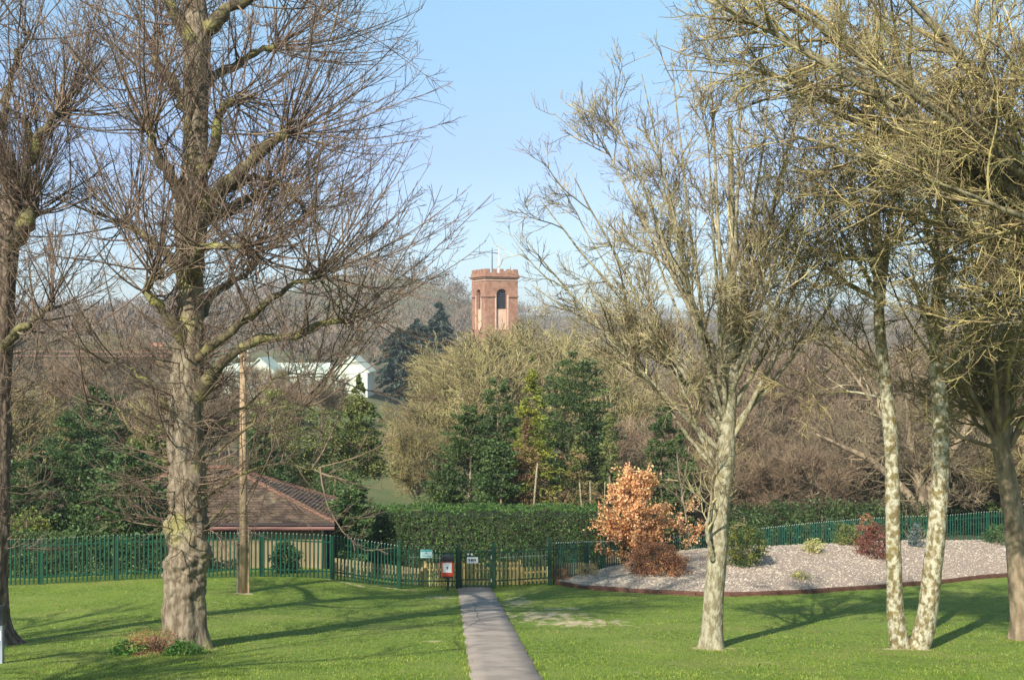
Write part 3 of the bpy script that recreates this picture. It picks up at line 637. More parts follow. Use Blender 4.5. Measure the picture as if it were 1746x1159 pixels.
# big tree outside the right edge whose limbs sweep into the top right corner
DO = 25.0
ol = fan(2010, 560, DO, [(1175, 10, -.5, 16, -60), (1240, 90, 1.5, 14, -60), (1350, 240, .4, 13, -50), (1400, 330, 2.2, 11, -40), (1690, 560, -1, 8, -10), (1600, 500, 1.5, 8, -10), (1450, 100, -2.5, 12, -50), (1560, 300, -3, 10, -30), (1700, 60, -3, 12, -20), (1230, -60, 1.0, 18, -40), (1330, 60, -1.0, 15, -30), (1420, 180, 1.2, 14, -30), (1480, 330, -.8, 12, -20), (1560, 420, .6, 11, -10), (1300, -30, 2.4, 14, -40), (1500, -60, -1.5, 15, -30), (1600, 60, 2.0, 13, -20),
                         (1650, 200, -2.2, 12, -20), (1750, -100, 0, 16, 0), (1950, -200, 1, 16, 0), (1640, 300, 2.8, 10, -20), (2300, 0, -2, 14, 0), (2400, 250, 2, 12, 0)])
ascending('yellow lichened tree outside the right edge with long limbs sweeping across the top right corner', 'sweeping_tree', DO, 2010,
          [[(2010, 1250, DO, 52), (2010, 1100, DO, 42), (2008, 900, DO, 38), (2010, 700, DO, 36), (2010, 520, DO, 32), (2015, 350, DO, 22), (2020, 150, DO, 14)]],
          ol, 55, M['grey_limb'], M['yellow_twig'], 420, 2400, 12500, 20000, L1=2.9, up=0.1, ang=42, flare=0.25, limbm=M['grey_limb'])

# ------------------------------------------------------------------ prototype bare trees for the middle distance
def bare_meshes(seed, h, spread, twigm, k=1.0, tr=0.02, up=0.4, name='bare', ang=36, r=0.14, low=0.25):
    rng = np.random.default_rng(seed)
    T = branch(rng, np.zeros((1, 3)), np.array([[0.03, 0, 1]]), np.array([h * 0.85]), np.array([r]), np.array([0.03]), 12, 0.2, 0.05)
    n = 16; a = rng.uniform(0, 2 * np.pi, n); f = rng.uniform(low, 0.85, n); i = (f * 11).astype(int)
    base = T[0][0][i]; el = rng.uniform(0.35, 1.0, n)
    d = np.stack([np.cos(a) * np.cos(el), np.sin(a) * np.cos(el), np.sin(el)], -1)
    B0 = branch(rng, base, d, spread * rng.uniform(0.6, 1.1, n), np.full(n, r * 0.45), np.full(n, 0.02), 8, up, 0.1)
    B1 = spawn(rng, B0[0], B0[1], int(110 * k), 0.15, 1, h * 0.26, ang, N=6, up=up, wob=0.12, rk=0.6, rmin=0.025, rcap=0.05)
    B2 = spawn(rng, B1[0], B1[1], int(620 * k), 0.15, 1, h * 0.14, ang + 4, N=4, up=0.3, wob=0.15, rk=0.7, rmin=tr, rcap=0.025)
    B3 = spawn(rng, B2[0], B2[1], int(1800 * k), 0.1, 1, h * 0.075, 42, N=2, up=0.2, wob=0.15, rk=0.8, rmin=tr * 0.8, rcap=0.02)
    tm = tube_mesh('trunk', [(T[0], T[1], 8), (B0[0], B0[1], 5)], M['brown_bark'])
    cm = tube_mesh('crown', [(B1[0], B1[1], 3), (B2[0], B2[1], 3), (B3[0], B3[1], 3)], twigm)
    return tm, cm
BARE = {}
for key, tm, sd_ in (('b', 'bare_twig', 61), ('r', 'red_twig', 65), ('o', 'olive_twig', 69)):
    BARE[key] = [bare_meshes(sd_ + i, 10, 3.6 + 0.5 * i, M[tm], 1.7 if key == 'o' else 1.45, tr=0.022) for i in range(3 if key == 'b' else 2)]
def bare(px, d, ytop, label, key='b', v=None, group='bare trees in the valley', wide=1.0, name='bare_tree', gbase=None):
    o = G(px, d) if gbase is None else gbase; top = -(ytop - CY) / F * d; h = max(top - o[2], 3.0) * 1.06
    v = random.randrange(len(BARE[key])) if v is None else v % len(BARE[key]); tm, cm = BARE[key][v]; s = h / 10.6
    root = empty(name, o, random.uniform(0, 6.28)); tag(root, label, 'tree', group); root.scale = (s * wide, s * wide, s)
    link('trunk', tm, root); link('crown', cm, root); return root

# ------------------------------------------------------------------ evergreens
def env_points(rng, n, kind, h, r, h0):
    """points in the crown: kind cone, ovoid, column, dome"""
    t = rng.random(n * 3); 
    prof = {'cone': lambda t: (1 - t) ** 0.85 * (0.55 + 0.45 * np.minimum(1, t * 9)), 'ovoid': lambda t: np.sqrt(np.clip(1 - (2 * t - 0.85) ** 2 / 1.35, 0, 1)), 'column': lambda t: np.minimum(1, (1 - t) * 3.0) ** 0.6 * (0.75 + 0.25 * np.minimum(1, t * 6)),
            'dome': lambda t: np.sqrt(np.clip(1 - t ** 2, 0, 1))}[kind]
    p = prof(t); k = rng.random(n * 3) < p + 0.05; t = t[k][:n]; p = p[k][:n]; n = len(t)
    a = rng.uniform(0, 2 * np.pi, n); q = np.sqrt(rng.uniform(0.22, 1.0, n))
    lump = 1 + 0.16 * np.sin(a * 3 + t * 11 + rng.random() * 6) + 0.14 * np.sin(a * 5 - t * 17 + rng.random() * 6) + 0.08 * rng.normal(size=n)
    R_ = r * p * q * lump
    return np.stack([np.cos(a) * R_, np.sin(a) * R_, h0 + (h - h0) * t], -1), a
def foliage_mesh(name, rng, kind, h, r, h0, m, nc=260, per=26, leaf=0.10, spread=0.22, flat=0.6, aspect=0.5, droop=0.0):
    C, a = env_points(rng, nc, kind, h, r, h0); nc = len(C)
    sz = spread * rng.uniform(0.5, 1.4, nc)
    P = C[:, None] + rng.normal(size=(nc, per, 3)) * sz[:, None, None] * np.array([1, 1, flat])
    rad = np.stack([np.cos(a), np.sin(a), -droop * np.ones(nc)], -1)[:, None] * (rng.random((nc, per, 1)) * sz[:, None, None] * 1.5)
    P = (P + rad).reshape(-1, 3); P[:, 2] = np.maximum(P[:, 2], 0.02)
    V, Q = leaves(P, leaf, rng, aspect)
    return mesh_np(name, V, [Q], m)
def spray_mesh(name, rng, kind, h, r, h0, m, nb=190, per=70, leaf=0.09, droop=0.3, aspect=0.35):
    C, a = env_points(rng, nb, kind, h, r, h0); nb = len(C)
    k = rng.uniform(0.75, 1.22, nb); tip = C.copy(); tip[:, :2] *= k[:, None]
    L = np.linalg.norm(tip[:, :2], axis=1); base = np.zeros((nb, 3)); base[:, 2] = np.clip(tip[:, 2] + L * droop * rng.uniform(0.3, 1.3, nb), h0 * 0.9, h * 0.99)
    t = rng.uniform(0.30, 1.0, (nb, per, 1)) ** 0.75
    side = np.stack([-np.sin(a), np.cos(a), 0 * a], -1)[:, None]
    w = (0.10 + 0.26 * (1 - t)) * np.minimum(L, 1.6)[:, None, None] + 0.05
    P = base[:, None] * (1 - t) + tip[:, None] * t + side * rng.normal(size=(nb, per, 1)) * w
    P[..., 2:3] += -0.10 * L[:, None, None] * t * t + rng.normal(size=(nb, per, 1)) * 0.07 - 0.5 * np.abs(rng.normal(size=(nb, per, 1))) * w * max(droop, 0)
    P[..., 2] = np.maximum(P[..., 2], 0.03); d = nrm(tip - base)
    n = nb * per; A = nrm(np.repeat(d, per, 0) + rng.normal(size=(n, 3)) * 0.55); B = nrm(np.cross(A, rng.normal(size=(n, 3)))); s_ = (leaf * rng.uniform(0.5, 1.5, n))[:, None]; P = P.reshape(-1, 3)
    V = np.stack([P - A * s_, P + B * s_ * aspect, P + A * s_, P - B * s_ * aspect], 1)
    return mesh_np(name, V.reshape(-1, 3), [np.arange(n * 4).reshape(n, 4)], m)
def stems(name, rng, lst, m, h):
    g = []
    for x, y, r in lst: 
        B = branch(rng, np.array([[x, y, -0.1]]), np.array([[rng.normal() * .02, rng.normal() * .02, 1]]), np.array([h]), np.array([r]), np.array([r * 0.4]), 7, 0.2, 0.02); g.append((B[0], B[1], 7))
    return tube_mesh(name, g, m, caps=True)
def evergreen(name, label, px, d, ytop, wpx, kind, m, h0=0.0, nc=260, per=26, leaf=0.085, spread=None, trunks=((0, 0, 0.1),), seed=None, cat='tree', group=None, extra=None, base=None, aspect=0.5, droop=0.0, flat=0.6, barkm='brown_bark', hm=None, th=None):
    rng = np.random.default_rng(seed if seed is not None else int(abs(px * 7 + d))); o = G(px, d) if base is None else base
    h = (-(ytop - CY) / F * d - o[2]) if hm is None else hm; r = wpx / 2 * d / F
    root = empty(name, o, 0); tag(root, label, cat, group)
    link('trunk', stems('trunk', rng, trunks, M[barkm], th or h * 0.85), root)
    if kind == 'dome': link('crown', foliage_mesh('crown', rng, kind, h, r, h0, M[m], nc, per, leaf, spread or r * 0.22, droop=droop, aspect=aspect, flat=flat), root)
    else:
        dr = {'cypress_tree': 0.25, 'golden_cypress': 0.1, 'fir_tree': 0.35}.get(name, -0.35)
        link('crown', spray_mesh('crown', rng, kind, h, r * 1.16, h0, M[m], int(nc * 0.62), int(per * 1.9), leaf * 1.0, dr, 0.3 if dr > 0 else 0.48), root)
    if extra:
        for (k2, m2, hh, rr, hh0, n2) in extra: link('dead_foliage', spray_mesh('dead_foliage', rng, k2, h * hh, r * rr, h * hh0, M[m2], int(n2 * 0.5), int(per * 1.8), leaf, 0.2, 0.2), root, (-r * 0.12, -r * 0.38, 0))
    return root

E = evergreen
# left, behind the palisade
E('laurel_tree', 'dark green laurel tree behind the palisade between the left edge and the big lime', 130, 60, 700, 170, 'ovoid', 'leaf_laurel', nc=420, per=42, leaf=0.078, spread=0.4)
E('holly_tree', 'tall dark holly rising above the laurel left of the big lime', 165, 68, 655, 120, 'ovoid', 'leaf_dark', nc=360, per=42, leaf=0.078, spread=0.4)
E('laurel_tree', 'broad laurel close to the left edge above the green palisade', 45, 58, 760, 120, 'ovoid', 'leaf_laurel', nc=300, per=42, leaf=0.078, spread=0.4)
E('privet_bush', 'yellow green privet bush at the foot of the laurel near the left edge', 50, 52, 868, 80, 'dome', 'leaf_gold', nc=130, leaf=0.07, spread=0.22, cat='bush')
E('laurel_bush', 'low dark laurel bush behind the palisade just left of the big lime', 225, 52, 870, 120, 'dome', 'leaf_laurel', nc=200, leaf=0.08, spread=0.25, cat='bush')
E('laurel_bush', 'low dark laurel bush behind the palisade in the middle of its left stretch', 140, 51.5, 890, 100, 'dome', 'leaf_laurel', nc=180, leaf=0.08, spread=0.25, cat='bush')
E('laurel_tree', 'dark laurel hiding the left part of the tiled roof beside the big lime', 225, 51.5, 760, 150, 'ovoid', 'leaf_laurel', nc=380, per=26, leaf=0.09, spread=0.35)
E('ivy_tree', 'ivy covered tree right behind the big lime trunk', 255, 66, 720, 90, 'ovoid', 'leaf_olive', nc=260, leaf=0.1, spread=0.35)
E('laurel_tree', 'dark evergreen just visible past the left edge behind the fence', -20, 64, 650, 160, 'ovoid', 'leaf_dark', nc=300, leaf=0.11, spread=0.45)
E('wall_shrub', 'round blue green shrub against the boarded wall behind the palisade', 484, 50.3, 922, 56, 'ovoid', 'leaf_dark', nc=110, leaf=0.06, spread=0.17, cat='shrub')
# behind the tiled shed
E('cypress_tree', 'bushy olive green cypress behind the tiled roof, left of the pointed one', 470, 64, 665, 150, 'ovoid', 'leaf_olive', nc=420, per=28, aspect=0.26, flat=0.4, leaf=0.095, spread=0.42)
E('cypress_tree', 'middle olive cypress between the tiled roof and the pointed cypress', 550, 66, 690, 130, 'ovoid', 'leaf_olive', nc=360, per=28, aspect=0.26, flat=0.4, leaf=0.095, spread=0.4)
E('laurel_tree', 'dark laurel showing low between the telegraph pole and the cypresses', 440, 61, 725, 110, 'ovoid', 'leaf_laurel', nc=280, leaf=0.1, spread=0.35)
E('cypress_tree', 'pointed cypress with two bare pale stems above the left end of the hedge', 612, 68, 640, 125, 'cone', 'leaf_olive', h0=3.7, nc=460, per=30, aspect=0.26, flat=0.4, leaf=0.095, spread=0.34, th=4.6, trunks=((-0.15, -0.9, 0.07), (0.3, -0.8, 0.09), (0.1, -.9, 0.04)), extra=[('dome', 'leaf_brown', 0.42, 0.75, 0.08, 90)], barkm='maple_bark', droop=0.4)
E('laurel_bush', 'dense green bush growing against the right end of the tiled roof', 600, 54.4, 812, 74, 'ovoid', 'leaf_laurel', nc=300, leaf=0.08, spread=0.28, cat='bush')
E('cypress_tree', 'low green cypress filling the gap left of the two pale stems', 568, 63, 790, 110, 'dome', 'leaf_laurel', nc=260, per=28, aspect=0.26, flat=0.4, leaf=0.095, spread=0.3)
# centre
E('holly_tree', 'dark glossy holly behind the hedge left of the golden cypress', 800, 66, 690, 125, 'ovoid', 'leaf_dark', nc=480, per=42, leaf=0.078, spread=0.36)
E('holly_tree', 'darker holly leaning on the golden cypress from the left', 850, 68, 640, 90, 'ovoid', 'leaf_dark', nc=320, per=42, leaf=0.078, spread=0.36)
E('golden_cypress', 'golden green cypress with browned lower half and pale stem in the middle', 906, 64, 608, 128, 'cone', 'leaf_gold', h0=2.2, nc=420, per=32, aspect=0.26, flat=0.4, leaf=0.095, spread=0.24, th=5.4, trunks=((0, -1.75, 0.09),), barkm='maple_bark', droop=0.5,
  extra=[('cone', 'leaf_brown', 0.70, 1.1, 0.05, 620)])
E('yew_tree', 'large dark round evergreen right of the golden cypress', 982, 72, 598, 150, 'ovoid', 'leaf_dark', h0=3.5, nc=560, per=42, leaf=0.078, spread=0.42, trunks=((0.3, 0, 0.1), (0.8, 0.2, 0.08), (1.6, -.3, 0.08)), barkm='maple_bark', th=5)
E('cypress_tree', 'olive brown cypress with thin bare stems under the dark round evergreen', 985, 65, 745, 120, 'cone', 'leaf_olive', h0=1.0, nc=240, per=26, aspect=0.26, flat=0.4, leaf=0.095, spread=0.3, th=4.4, trunks=((0.3, -1.7, 0.08), (0.6, -1.7, 0.07), (1.25, -1.5, 0.06)), barkm='maple_bark', extra=[('ovoid', 'leaf_brown', 0.9, 0.9, 0.1, 130)])
E('ivy_tree', 'narrow ivy clad tree standing behind the copper beech', 1130, 70, 672, 62, 'column', 'leaf_dark', nc=250, per=42, leaf=0.078, spread=0.3)
E('ivy_tree', 'shorter ivy clad stump just right of the narrow ivy clad tree', 1160, 68, 725, 50, 'column', 'leaf_dark', nc=170, per=42, leaf=0.078, spread=0.28)
E('holly_tree', 'low dark holly filling the gap left of the dark glossy holly', 758, 63, 790, 80, 'ovoid', 'leaf_dark', nc=240, per=42, leaf=0.075)
E('holly_tree', 'dark holly close behind the hedge between the golden cypress and the glossy holly', 848, 62, 745, 90, 'ovoid', 'leaf_laurel', nc=260, per=42, leaf=0.075)
E('cypress_tree', 'olive cypress behind the copper beech, right of the dark round evergreen', 1040, 68, 690, 90, 'cone', 'leaf_olive', nc=240, per=34, leaf=0.09)
# far conifers left of the tower
for (px, d, yt, w, lb) in [(748, 230, 515, 58, 'tall dark blue conifer on the rise just left of the church tower'), (712, 220, 545, 70, 'second dark blue conifer left of the church tower, lower and broader'),
                           (680, 210, 560, 66, 'leftmost dark blue conifer of the clump left of the church tower'), (730, 215, 585, 90, 'low wide dark conifer at the front of the clump left of the tower')]:
    E('fir_tree', lb, px, d, yt, w, 'column', 'leaf_blue', nc=420, per=22, leaf=0.42, spread=0.9, trunks=((0, 0, 0.3),))
# dark rows on the right
for px, d, yt, w in [(1265, 66, 862, 90), (1330, 67, 856, 100), (1400, 69, 852, 110), (1470, 70, 850, 100), (1545, 71, 846, 90)]:
    E('evergreen_bush', ['dark evergreen bush behind the far palisade just right of the pale tree trunk', 'second dark evergreen bush from the pale tree trunk behind the far palisade', 'middle dark evergreen bush of the row behind the far palisade', 'dark evergreen bush behind the far palisade above the dark red shrub', 'dark evergreen bush behind the far palisade between the twin white trunks'][int((px - 1265) / 66 + 0.3)], px, d, yt, w, 'dome', 'leaf_dark', nc=150, leaf=0.09, spread=0.3, cat='bush', group='dark bushes behind the right-hand palisade')
for px, d, yt, w in [(1650, 74, 806, 120), (1730, 74, 800, 120)]:
    E('laurel_tree', 'dark laurel behind the palisade near the leaning tree' + (' on its left' if px < 1700 else ' trunk'), px, d, yt, w, 'ovoid', 'leaf_dark', nc=260, leaf=0.1, spread=0.35)

# bare trees of the middle distance
for px, d, yt, w, lb in [(770, 140, 600, 1.15, 'olive twigged round tree left of the church tower foot'), (835, 128, 552, 1.35, 'biggest olive twigged round tree directly in front of the church tower'),
                      (905, 135, 556, 1.2, 'olive twigged tree in front of the right corner of the church tower'), (965, 120, 580, 1.25, 'olive bare tree rising behind the large dark evergreen'),
                      (725, 120, 650, 1.1, 'low olive bare tree at the edge of the open field'), (1030, 110, 610, 1.1, 'olive bare tree between the dark evergreen and the spreading pale tree'),
                      (800, 95, 620, 1.3, 'olive bare tree behind the dark glossy holly'), (755, 82, 735, 1.0, 'small bare tree with arching twigs beside the open field')]:
    bare(px, d, yt, lb, 'o', group='olive twigged trees below the tower', wide=w)
bare(712, 80, 712, 'small bare tree with drooping twigs at the left edge of the open field', 'o', group='olive twigged trees below the tower', wide=0.9)
bare(690, 105, 690, 'bare tree standing alone in front of the open field', 'b', group='olive twigged trees below the tower', wide=0.9)
bare(850, 112, 585, 'olive bare tree filling the front of the tower clump', 'o', 2, wide=1.5, group='olive twigged trees below the tower')
bare(880, 150, 560, 'olive bare tree half hidden at the right of the tower foot', 'o', 1, wide=1.5, group='olive twigged trees below the tower')
bare(800, 150, 575, 'olive bare tree half hidden at the left of the tower foot', 'o', 0, wide=1.5, group='olive twigged trees below the tower')
for i in range(64):
    px = 1030 + (i * 61.8) % 780 + random.uniform(-14, 14); d = random.choice([78, 84, 92, 100, 115, 130, 150, 175, 200, 230]); yt = random.uniform(585, 700) + (0 if d > 110 else 70)
    if px < 1240: yt = max(yt, 640)
    bare(px, d, yt, 'bare brown tree in the wood on the slope right of the copper beech', random.choice('brrrb'), group='bare trees on the right-hand slope', wide=random.uniform(0.9, 1.3))
for i in range(44):
    px = -60 + (i * 73.3) % 640 + random.uniform(-14, 14); d = random.choice([62, 70, 78, 90, 110, 130, 150, 175, 195]); d = max(d, 112) if px > 370 else d; yt = random.uniform(585, 680) + (0 if d > 100 else 60) + (45 if px > 370 else 0)
    bare(px, d, yt, 'bare brown tree in the wood left of the cypresses', random.choice('bbro'), group='bare trees left of the cypresses', wide=random.uniform(0.9, 1.3))
for px, d, yt in [(425, 140, 622), (465, 150, 626), (505, 145, 640), (548, 140, 628), (580, 150, 642)]:
    bare(px, d, yt, 'bare tree standing in front of the long cream house', 'b', group='bare trees in front of the cream house', wide=1.0)
# bare trees just behind the bed
DF = 71.0
fl_ = [[(1586, 870, DF, 12), (1592, 800, DF, 11), (1598, 720, DF, 9), (1600, 640, DF, 6), (1610, 560, DF, 3)], [(1578, 880, DF, 11), (1566, 810, DF, 10), (1552, 750, DF, 8), (1548, 680, DF - 1, 5), (1530, 600, DF - 1, 3)],
       [(1574, 885, DF, 8), (1545, 840, DF, 7), (1490, 790, DF + 1, 6), (1440, 765, DF + 1, 4), (1390, 740, DF + 1, 2)], [(1590, 820, DF, 8), (1630, 760, DF - 1, 6), (1660, 700, DF - 1, 4), (1680, 640, DF - 1, 2)],
       [(1560, 790, DF, 6), (1510, 720, DF - 1, 5), (1470, 660, DF - 1, 3), (1440, 620, DF - 1, 2)], [(1600, 700, DF, 5), (1640, 640, DF + 1, 4), (1660, 580, DF + 1, 2)]]
ascending('thick limbed bare tree forking low behind the twin white trunks', 'forked_tree', DF, 1580, [[(1582, 935, DF, 14), (1581, 910, DF, 13), (1580, 885, DF, 13), (1584, 860, DF, 11)]], fl_, 91, M['brown_bark'], M['bare_twig'], 130, 700, 2200, 2500, L1=3.4, up=-0.1, ang=45, tw=2.2, r1=0.07)
for i in range(22):
    px = -50 + (i * 37.7) % 400 + random.uniform(-8, 8)
    bare(px, random.choice([190, 215, 240, 270]), random.uniform(568, 592), 'bare brown tree on the distant rise left of the big lime', random.choice('bbo'), group='bare trees on the distant rise on the left', wide=random.uniform(1.1, 1.5))

# far woods as one mass
def far_wood():
    rng = np.random.default_rng(77); Vs, n = [], 0; Ps = []
    n = 3300; px = rng.uniform(-250, 2000, n); d = rng.choice([1, 2], n, p=[0.6, 0.4]); d = np.where(d == 1, rng.uniform(260, 720, n), rng.uniform(750, 1350, n))
    x = (px - CX) / F * d; z = GZ(x, d); 
    py = CY - z / d * F
    h = rng.uniform(8, 15, n); r = h * rng.uniform(0.35, 0.6, n)
    per = 60
    u = nrm(rng.normal(size=(n, per, 3))); u[..., 2] = np.abs(u[..., 2]) * 1.2
    P = np.stack([x, d, z + h * 0.25], -1)[:, None] + u * np.stack([r, r, h * 0.62], -1)[:, None] * rng.uniform(0.55, 1.1, (n, per, 1))
    P = P.reshape(-1, 3); V, Q = leaves(P, 0.85, rng, 0.24, upbias=1.6)
    V = V.reshape(-1, 4, 3)
    o = link('far_wood', mesh_np('far_wood', V.reshape(-1, 3), [Q], M['far_twig']))
    tag(o, 'brown leafless woodland covering the far hills behind the tower', 'wood', kind='stuff')
far_wood()

# ------------------------------------------------------------------ church tower
M['brick'] = mat('tower_brick', (0.2595, 0.1297, 0.08339), (0.3336, 0.1853, 0.1204), 1.5, 0.9, bump=0.3, bscale=8, spots=(4, (0.36, 0.19, 0.13), 0.55, 0.7))
M['stone_trim'] = mat('tower_stone', (0.55, 0.36, 0.25), (0.62, 0.43, 0.31), 2, 0.85)
M['louvre'] = mat('louvre_dark', (0.07, 0.065, 0.075), rough=0.7)
M['white_paint'] = mat('white_paint', (0.78, 0.78, 0.76), rough=0.5)
M['lead'] = mat('dark_metal', (0.12, 0.12, 0.13), rough=0.5)
def tower():
    d = 203.0; s = 60.5 * d / F; cxp = (803 + 883) / 2.0
    ztop = -(459 - CY) / F * d; c = np.array([(cxp - CX) / F * d, d + 3, 0]); zg = gz(c[0], c[1])
    H = ztop - zg; o = (c[0], c[1], zg); a = math.atan2(0.41, 0.91)
    root = empty('church_tower', o, -a); root.rotation_euler = (0, 0, R(24.2) * 1)
    tag(root, 'square red sandstone church tower with battlements rising above the trees', 'church tower')
    hs = s / 2; zc = H - 10.2                          # bottom of the belfry openings
    ow, oh = 1.0, 7.4                                 # half width, height of arch opening to springing
    nz_ = zc
    M_ = M['brick']
    # belfry walls: every face is a plate with an arched opening, built as strips
    def wall_face(rot):
        mb = MB(); th = 0.95; y0 = -hs; y1 = -hs + th
        mat4 = Matrix.Rotation(rot, 4, 'Z'); zt = H - 1.6; zs = H - 4.3; n = 10
        ex = hs - (th if abs(math.sin(rot)) > 0.5 else 0)
        def addbox(x0, x1, za, zb): mb.box(x0, x1, y0, y1, za, zb, mat4)
        addbox(-ex, -ow, nz_, zt); addbox(ow, ex, nz_, zt)
        for i in range(n):
            a0 = -ow + 2 * ow * i / n; a1 = -ow + 2 * ow * (i + 1) / n
            h0_ = zs + math.sqrt(max(0, ow * ow - a0 * a0)); h1_ = zs + math.sqrt(max(0, ow * ow - a1 * a1))
            V = [(a0, y0, h0_), (a1, y0, h1_), (a1, y0, zt), (a0, y0, zt), (a0, y1, h0_), (a1, y1, h1_), (a1, y1, zt), (a0, y1, zt)]
            V = [tuple(mat4 @ Vector(p)) for p in V]
            mb.add(V, [(0, 1, 2, 3), (7, 6, 5, 4), (0, 4, 5, 1), (3, 2, 6, 7)])
        mb.build('belfry_wall', M_, root)
        lv = MB(); lv.box(-ow + .002, ow - .002, y1 - 0.22, y1 - 0.16, nz_ + 0.02, zs + ow, mat4)
        f = lv.build('opening_panel', M['louvre'], root)
        for i in range(9):
            z_ = zs + ow * 0.5 - i * 0.36
            if z_ > nz_ + 3.6:
                q = MB().box(-ow + .01, ow - .01, y1 - 0.5, y1 - 0.23, z_, z_ + 0.07, mat4).build('louvre_slat', M['lead'], root)
        MB().box(-ow + .003, ow - .003, y0 + 0.35, y1 - 0.23, nz_ + 0.01, nz_ + 3.5, mat4).build('apron_panel', M['stone_trim'], root)
        for sx in (-1, 1): MB().box(sx * (ow + 0.12) - 0.12, sx * (ow + 0.12) + 0.12, y0 - 0.06, y0 - 0.003, nz_ + 0.01, zs, mat4).build('jamb', M['stone_trim'], root)
        for (x0, x1) in ((-hs - 0.05, -ow - 0.25), (ow + 0.25, hs + 0.05)): MB().box(x0, x1, y0 - 0.18, y0 - 0.004, zs - 0.38, zs - 0.12, mat4).build('string_course', M_, root)
    for k in range(4): wall_face(k * math.pi / 2)
    MB().box(-hs - .05, hs + .05, -hs - .05, hs + .05, -2, nz_ - 0.004).build('shaft', M_, root)
    MB().box(-hs + .1, hs - .1, -hs + .1, hs - .1, H - 1.8, H - 1.602).build('belfry_roof', M['lead'], root)
    mb = MB()
    for (e, z0, z1) in ((0.10, H - 1.9, H - 1.75), (0.22, H - 1.55, H - 1.30), (0.46, H - 1.29, H - 1.12)): MB().box(-hs - e, hs + e, -hs - e, hs + e, z0 + .003, z1).build('cornice', M['stone_trim'] if e < 0.3 else M_, root)
    dn = MB()
    for k in range(4):
        m4 = Matrix.Rotation(k * math.pi / 2, 4, 'Z')
        for i in range(15):
            x = -hs + (i + 0.5) * 2 * hs / 15; dn.box(x - 0.1, x + 0.1, -hs - 0.30, -hs - 0.225, H - 1.53, H - 1.32, m4)
    q = dn.build('dentils', M_, root); q['kind'] = 'stuff'
    for k in range(4):
        m4 = Matrix.Rotation(k * math.pi / 2, 4, 'Z')
        e = hs + 0.12; ex = e - (0.35 if k % 2 else 0)
        MB().box(-ex, ex, -e, -e + 0.35, H - 1.118, H - 0.62, m4).build('parapet', M_, root)
        n = 5
        for i in range(n):
            x = -e + (i + 0.5) * 2 * e / n; wd = 0.33
            x0, x1 = max(x - wd, -ex), min(x + wd, ex); MB().box(x0, x1, -e, -e + 0.35, H - 0.618, H + 0.05, m4).build('merlon', M_, root)
    m1 = MB().tube([(-0.3, 0.4, H - 1.6), (-0.3, 0.4, H + 2.0), (-0.3, 0.4, H + 3.9)], [0.13, 0.10, 0.05], 8).build('mast', M['lead'], root)
    m2 = MB().tube([(0.7, -0.2, H - 1.6), (0.7, -0.2, H + 4.1)], [0.09, 0.06], 8).build('flagpole', M['white_paint'], root)
    # nave behind the trees
    nv = empty('church_nave', (c[0] + 14, c[1] + 4, zg), R(24.2)); tag(nv, 'red brick body of the church mostly hidden behind the olive trees', 'church')
    MB().box(-11, 11, -5, 5, -2, 6.5).build('wall', M_, nv); MB().prism([(-5.4, 6.5), (5.4, 6.5), (0, 10.5)], -11.3, 11.3).build('roof', M['roof'], nv).rotation_euler = (0, 0, R(90))
M['roof'] = mat('roof_tile', (0.14, 0.085, 0.065), (0.23, 0.14, 0.10), 5, 0.9, bump=0.4, bscale=12, spots=(2, (0.3, 0.16, 0.10), 0.58, 0.7))
M['orange_tile'] = mat('orange_tile', (0.09, 0.0525, 0.036), (0.1875, 0.105, 0.0675), 6, 0.9, island=0.3)
tower()

